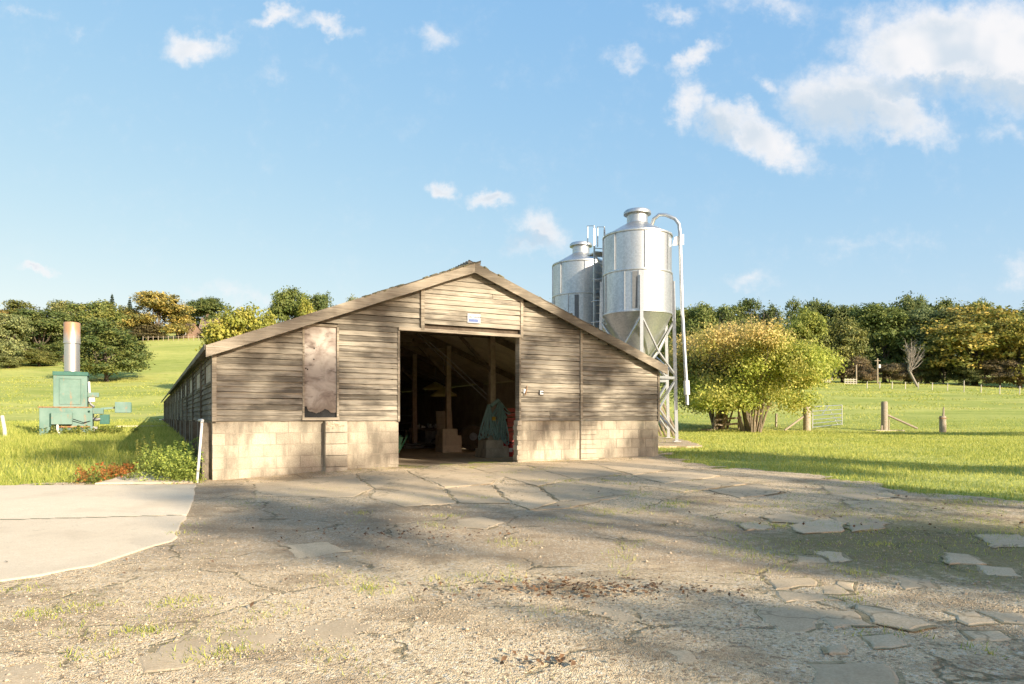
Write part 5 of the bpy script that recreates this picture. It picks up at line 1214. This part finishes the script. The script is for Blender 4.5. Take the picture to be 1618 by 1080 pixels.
# ------------------------------------------------------------------ weeds, grass, stones, leaves
def weed_mesh(seed, H, n, sp):
    rng = np.random.default_rng(seed); C = []; 
    for s_ in range(n):
        bx, by = rng.normal(size=2) * sp; h = H * rng.uniform(.55, 1.05); lx, ly_ = rng.normal(size=2) * .1; k = int(h * 130)
        t = rng.random(k) ** .8; a = rng.random(k) * 6.283; rr = (.10 * (1.05 - t) + .02) * rng.uniform(.6, 1.4, k); C.append(np.stack([bx + lx * t + np.cos(a) * rr, by + ly_ * t + np.sin(a) * rr, h * t], 1))
    C = np.concatenate(C); k = len(C); N = unit(rng.normal(size=(k, 3)) * .7 + np.array([0, -.2, .8])); V, F, T = leaf_quads(C, N, rng.uniform(.016, .036, k), rng.random(k), rng, .5)
    me = fast_mesh('foliage', V, F, {'tint': T}); me.materials.append(M['weed_leaf']); return me
WM = [weed_mesh(i, .75, 12, .16) for i in range(3)]; TM = [weed_mesh(i + 9, 1.1, 2, .03) for i in range(2)]; LM = [weed_mesh(i + 19, .3, 16, .22) for i in range(2)]
WD = [(256,764,.9,0,(.24,.29,.06,.0),'leafy'),(276,766,1.0,0,(.26,.31,.065,0),'leafy'),(240,757,.8,0,(.23,.28,.06,0),'leafy'),(292,763,.8,0,(.26,.33,.065,0),'leafy'),(296,752,1.0,0,(.2,.27,.055,0),'leafy'),(270,752,.9,0,(.22,.29,.06,0),'leafy'),
      (222,752,.75,1,(.36,.36,.09,0),'tall'),(239,750,.8,1,(.36,.37,.09,0),'tall'),(251,757,.7,1,(.32,.35,.08,0),'tall'),(308,756,.8,0,(.09,.13,.03,0),'leafy'),
      (190,754,1.0,2,(.30,.14,.035,.9),'rust-coloured'),(168,758,1.0,2,(.27,.14,.035,.9),'rust-coloured'),(140,765,.9,2,(.24,.15,.04,.8),'rust-coloured'),(205,750,.8,2,(.25,.13,.04,.9),'rust-coloured'),(152,766,.7,2,(.13,.18,.04,.1),'low green'),(215,760,.7,2,(.14,.19,.04,.1),'low green')]
for i, (px, py, sc, kd, col, w) in enumerate(WD):
    p = at(px, py); o = thing('weed_plant', ORD_[sorted(q[0] for q in WD if q[5] == w).index(px)] + ' from the left of the ' + w + ' weeds at the end of the concrete road', 'weed', p, i * 1.3, 'weeds at the end of the concrete road'); c = link('foliage', [WM, TM, LM][kd][i % 2], None, o); c.color = col; c.scale = (sc,) * 3
for i, (px, D) in enumerate([(108,23.3),(132,23.2),(150,23.5),(170,23.8),(90,23.2),(185,24.2)]):
    p = onray(px, D); o = thing('weed_plant', ORD_[sorted((108,132,150,170,90,185)).index(px)] + ' low weed from the left at the foot of the green incinerator', 'weed', p, i, 'weeds round the incinerator'); c = link('foliage', LM[i % 2], None, o); c.color = (.17,.20,.04,.1); c.scale = (1.6,1.6,1.3)

def blades(name, label, n, xr, yr, hr, wid, seed, keep, dens=None, lean=.35):
    rng = np.random.default_rng(seed); x = rng.uniform(*xr, n); y = rng.uniform(yr[0], yr[1], n); k = keep(x, y)
    a_, b_ = to_barn(x, y); k &= ~((a_ > -.12) & (a_ < BW + .1) & (b_ > -.05) & (b_ < BL + .1)); k &= np.abs(x / np.maximum(y, 1)) < 1.0
    if dens is not None: k &= rng.random(n) < dens(x, y)
    x, y = x[k], y[k]; m = len(x); z = ground(x, y); pt = fbm(x * .5, y * .5, 77, 3)
    h = rng.uniform(*hr, m) * (.45 + 1.1 * pt); a = rng.random(m) * 6.283; w = wid * rng.uniform(.6, 1.3, m) * (1 + np.maximum(y - 15, 0) * .03)
    t = np.stack([np.cos(a), np.sin(a), 0 * a], 1) * w[:, None]; b = np.stack([x, y, z - .01], 1); l = rng.normal(size=(m, 3)) * lean; l[:, 2] = 1; tip = b + l * h[:, None]
    V = np.stack([b - t, b + t, tip], 1).reshape(-1, 3); o = link(name, fast_mesh(name, V, np.arange(m * 3).reshape(m, 3), {'tint': np.repeat(rng.random(m), 3)}), M['grass_blade']); return tag(o, label, 'grass', kind='stuff')
notyard = lambda x, y: ~in_yard(x, y)
fade = lambda near, far: (lambda x, y: np.clip((far - y) / (far - near), 0.06, 1))
blades('lawn_grass', 'short bright green grass right of the yard', 380000, (3, 32), (8.5, 44), (.03, .10), .009, 1, notyard, fade(16, 44))
blades('meadow_grass', 'longer green grass left of the barn', 330000, (-32, -4.5), (11.4, 44), (.08, .24), .010, 2, notyard, fade(16, 44), .4)
MOSS = gsum([(1520,850,2.2,1.2,.85),(1400,870,1.6,.8,.5),(1580,920,1.4,.8,.6),(1480,800,2.6,1.0,.6),(90,960,.9,.5,.42),(30,1010,.6,.4,.35),(1300,765,2.5,.7,.35)])
def spill(x, y): 
    k = in_yard(x, y); e = ~in_yard(x, y + .55) & (y > 7); f = fbm(x * 2.2, y * 2.2, 91, 4)
    return k & ((e & (f > .40)) | (f + MOSS(x, y) * .30 > .66))
blades('verge_grass', 'thin low grass spreading from the lawn into the yard', 260000, (-4, 14), (3.4, 17), (.02, .085), .006, 5, spill, None, .6)
def tuss(x, y): return (fbm(x * .35, y * .35, 61, 4) > .52) & (np.abs(x / y) < .9)
blades('field_tussocks', 'coarse grass tussocks dotted over the rising fields', 110000, (-95, 95), (44, 125), (.06, .20), .018, 8, tuss, None, .6)
# tufts in the cracks of the yard
tuft_px = [(650,742),(745,742),(772,742),(862,745),(842,742),(700,790),(766,792),(745,790),(870,773),(900,764),(960,764),(985,757),(570,816),(1066,806),(1230,838),(1218,836),(1240,836),(1190,806),(1060,800),(1215,888),(1310,905),(1340,914),(1380,912),(1390,915),(1290,866),(705,820),(583,937),(340,1045),(330,1060),(355,1040),(348,1028),(120,965),(90,975),(150,968),(60,985),(30,940),(140,1045),(300,955),(285,850),(300,835),(270,965),(230,1010),(1560,1040),(1410,1012),(1340,958),(1500,830),(1450,862),(1395,868)]
rng = np.random.default_rng(9); TX = []; 
for (px, py) in tuft_px:
    c = at(px, py); k = int(rng.integers(25, 90)); TX.append(np.stack([c.x + rng.normal(size=k) * .09 * rng.uniform(.6, 1.8), c.y + rng.normal(size=k) * .06], 1))
TX = np.concatenate(TX); m = len(TX); z = ground(TX[:, 0], TX[:, 1]) + .03; h = rng.uniform(.012, .05, m); a = rng.random(m) * 6.283
t = np.stack([np.cos(a), np.sin(a), 0 * a], 1) * .004; b = np.stack([TX[:, 0], TX[:, 1], z], 1); l = rng.normal(size=(m, 3)) * .5; l[:, 2] = 1
V = np.stack([b - t, b + t, b + l * h[:, None]], 1).reshape(-1, 3); tag(link('crack_grass', fast_mesh('crack_grass', V, np.arange(m * 3).reshape(m, 3), {'tint': np.repeat(rng.random(m), 3)}), M['grass_blade']), 'small green tufts in the cracks of the yard', 'grass', kind='stuff')
# loose stones
def stones(n, seed):
    rng = np.random.default_rng(seed); y = 2.6 + 9.5 * rng.random(n) ** 1.7; x = rng.uniform(-.85, .85, n) * y; k = in_yard(x, y) & (fbm(x * .9, y * .9, 5, 3) > .42); x, y = x[k], y[k]
    inside = np.zeros(len(x), bool)
    rp = [P2(0,829), P2(0,771), P2(310,769), P2(288,818), P2(272,848), P2(200,885), P2(60,918), P2(0,926), (-24, 6.2), (-24, 11.6)]; inside |= in_poly(x, y, rp); x, y = x[~inside], y[~inside]; m = len(x)
    s = rng.uniform(.003, .008, m) * (1 + 1.2 * (rng.random(m) > .97)); base = np.array([(1,0,0),(-1,0,0),(0,1,0),(0,-1,0),(0,0,.75),(0,0,-.75)], float); fc = np.array([(0,2,4),(2,1,4),(1,3,4),(3,0,4),(2,0,5),(1,2,5),(3,1,5),(0,3,5)])
    jit = 1 + rng.normal(size=(m, 6, 1)) * .25; ang_ = rng.random(m) * 6.283; c, sn = np.cos(ang_), np.sin(ang_); bv = base[None] * jit * s[:, None, None]; V = np.stack([bv[..., 0] * c[:, None] - bv[..., 1] * sn[:, None], bv[..., 0] * sn[:, None] + bv[..., 1] * c[:, None], bv[..., 2]], -1)
    z = ground(x, y) + yard_dz(x, y) + s * .3; V += np.stack([x, y, z], 1)[:, None, :]; F = (np.arange(m)[:, None, None] * 6 + fc[None]).reshape(-1, 3)
    tag(link('gravel', fast_mesh('gravel', V.reshape(-1, 3), F), M['stone']), 'loose pale stones scattered over the yard', 'gravel', kind='stuff')
stones(42000, 3)
# fallen leaves
rng = np.random.default_rng(12); C = []
for (px, py, rx, ry, k) in ((930,940,.5,.16,420),(640,852,.6,.25,160),(870,1065,.12,.05,40),(1380,830,1.2,.7,90),(1240,790,2.0,.8,80),(300,900,2.0,1.2,40)):
    c = at(px, py); C.append(np.stack([c.x + rng.normal(size=k) * rx, c.y + rng.normal(size=k) * ry], 1))
C = np.concatenate(C); z = ground(C[:, 0], C[:, 1]) + .055 + rng.random(len(C)) * .012; V, F, T = leaf_quads(np.column_stack([C, z]), unit(rng.normal(size=(len(C), 3)) * .35 + np.array([0, 0, 1])), rng.uniform(.012, .026, len(C)), rng.random(len(C)), rng)
tag(link('fallen_leaves', fast_mesh('fallen_leaves', V, F, {'tint': T}), M['fallen_leaf']), 'brown fallen leaves lying in hollows of the yard', 'leaves', kind='stuff')
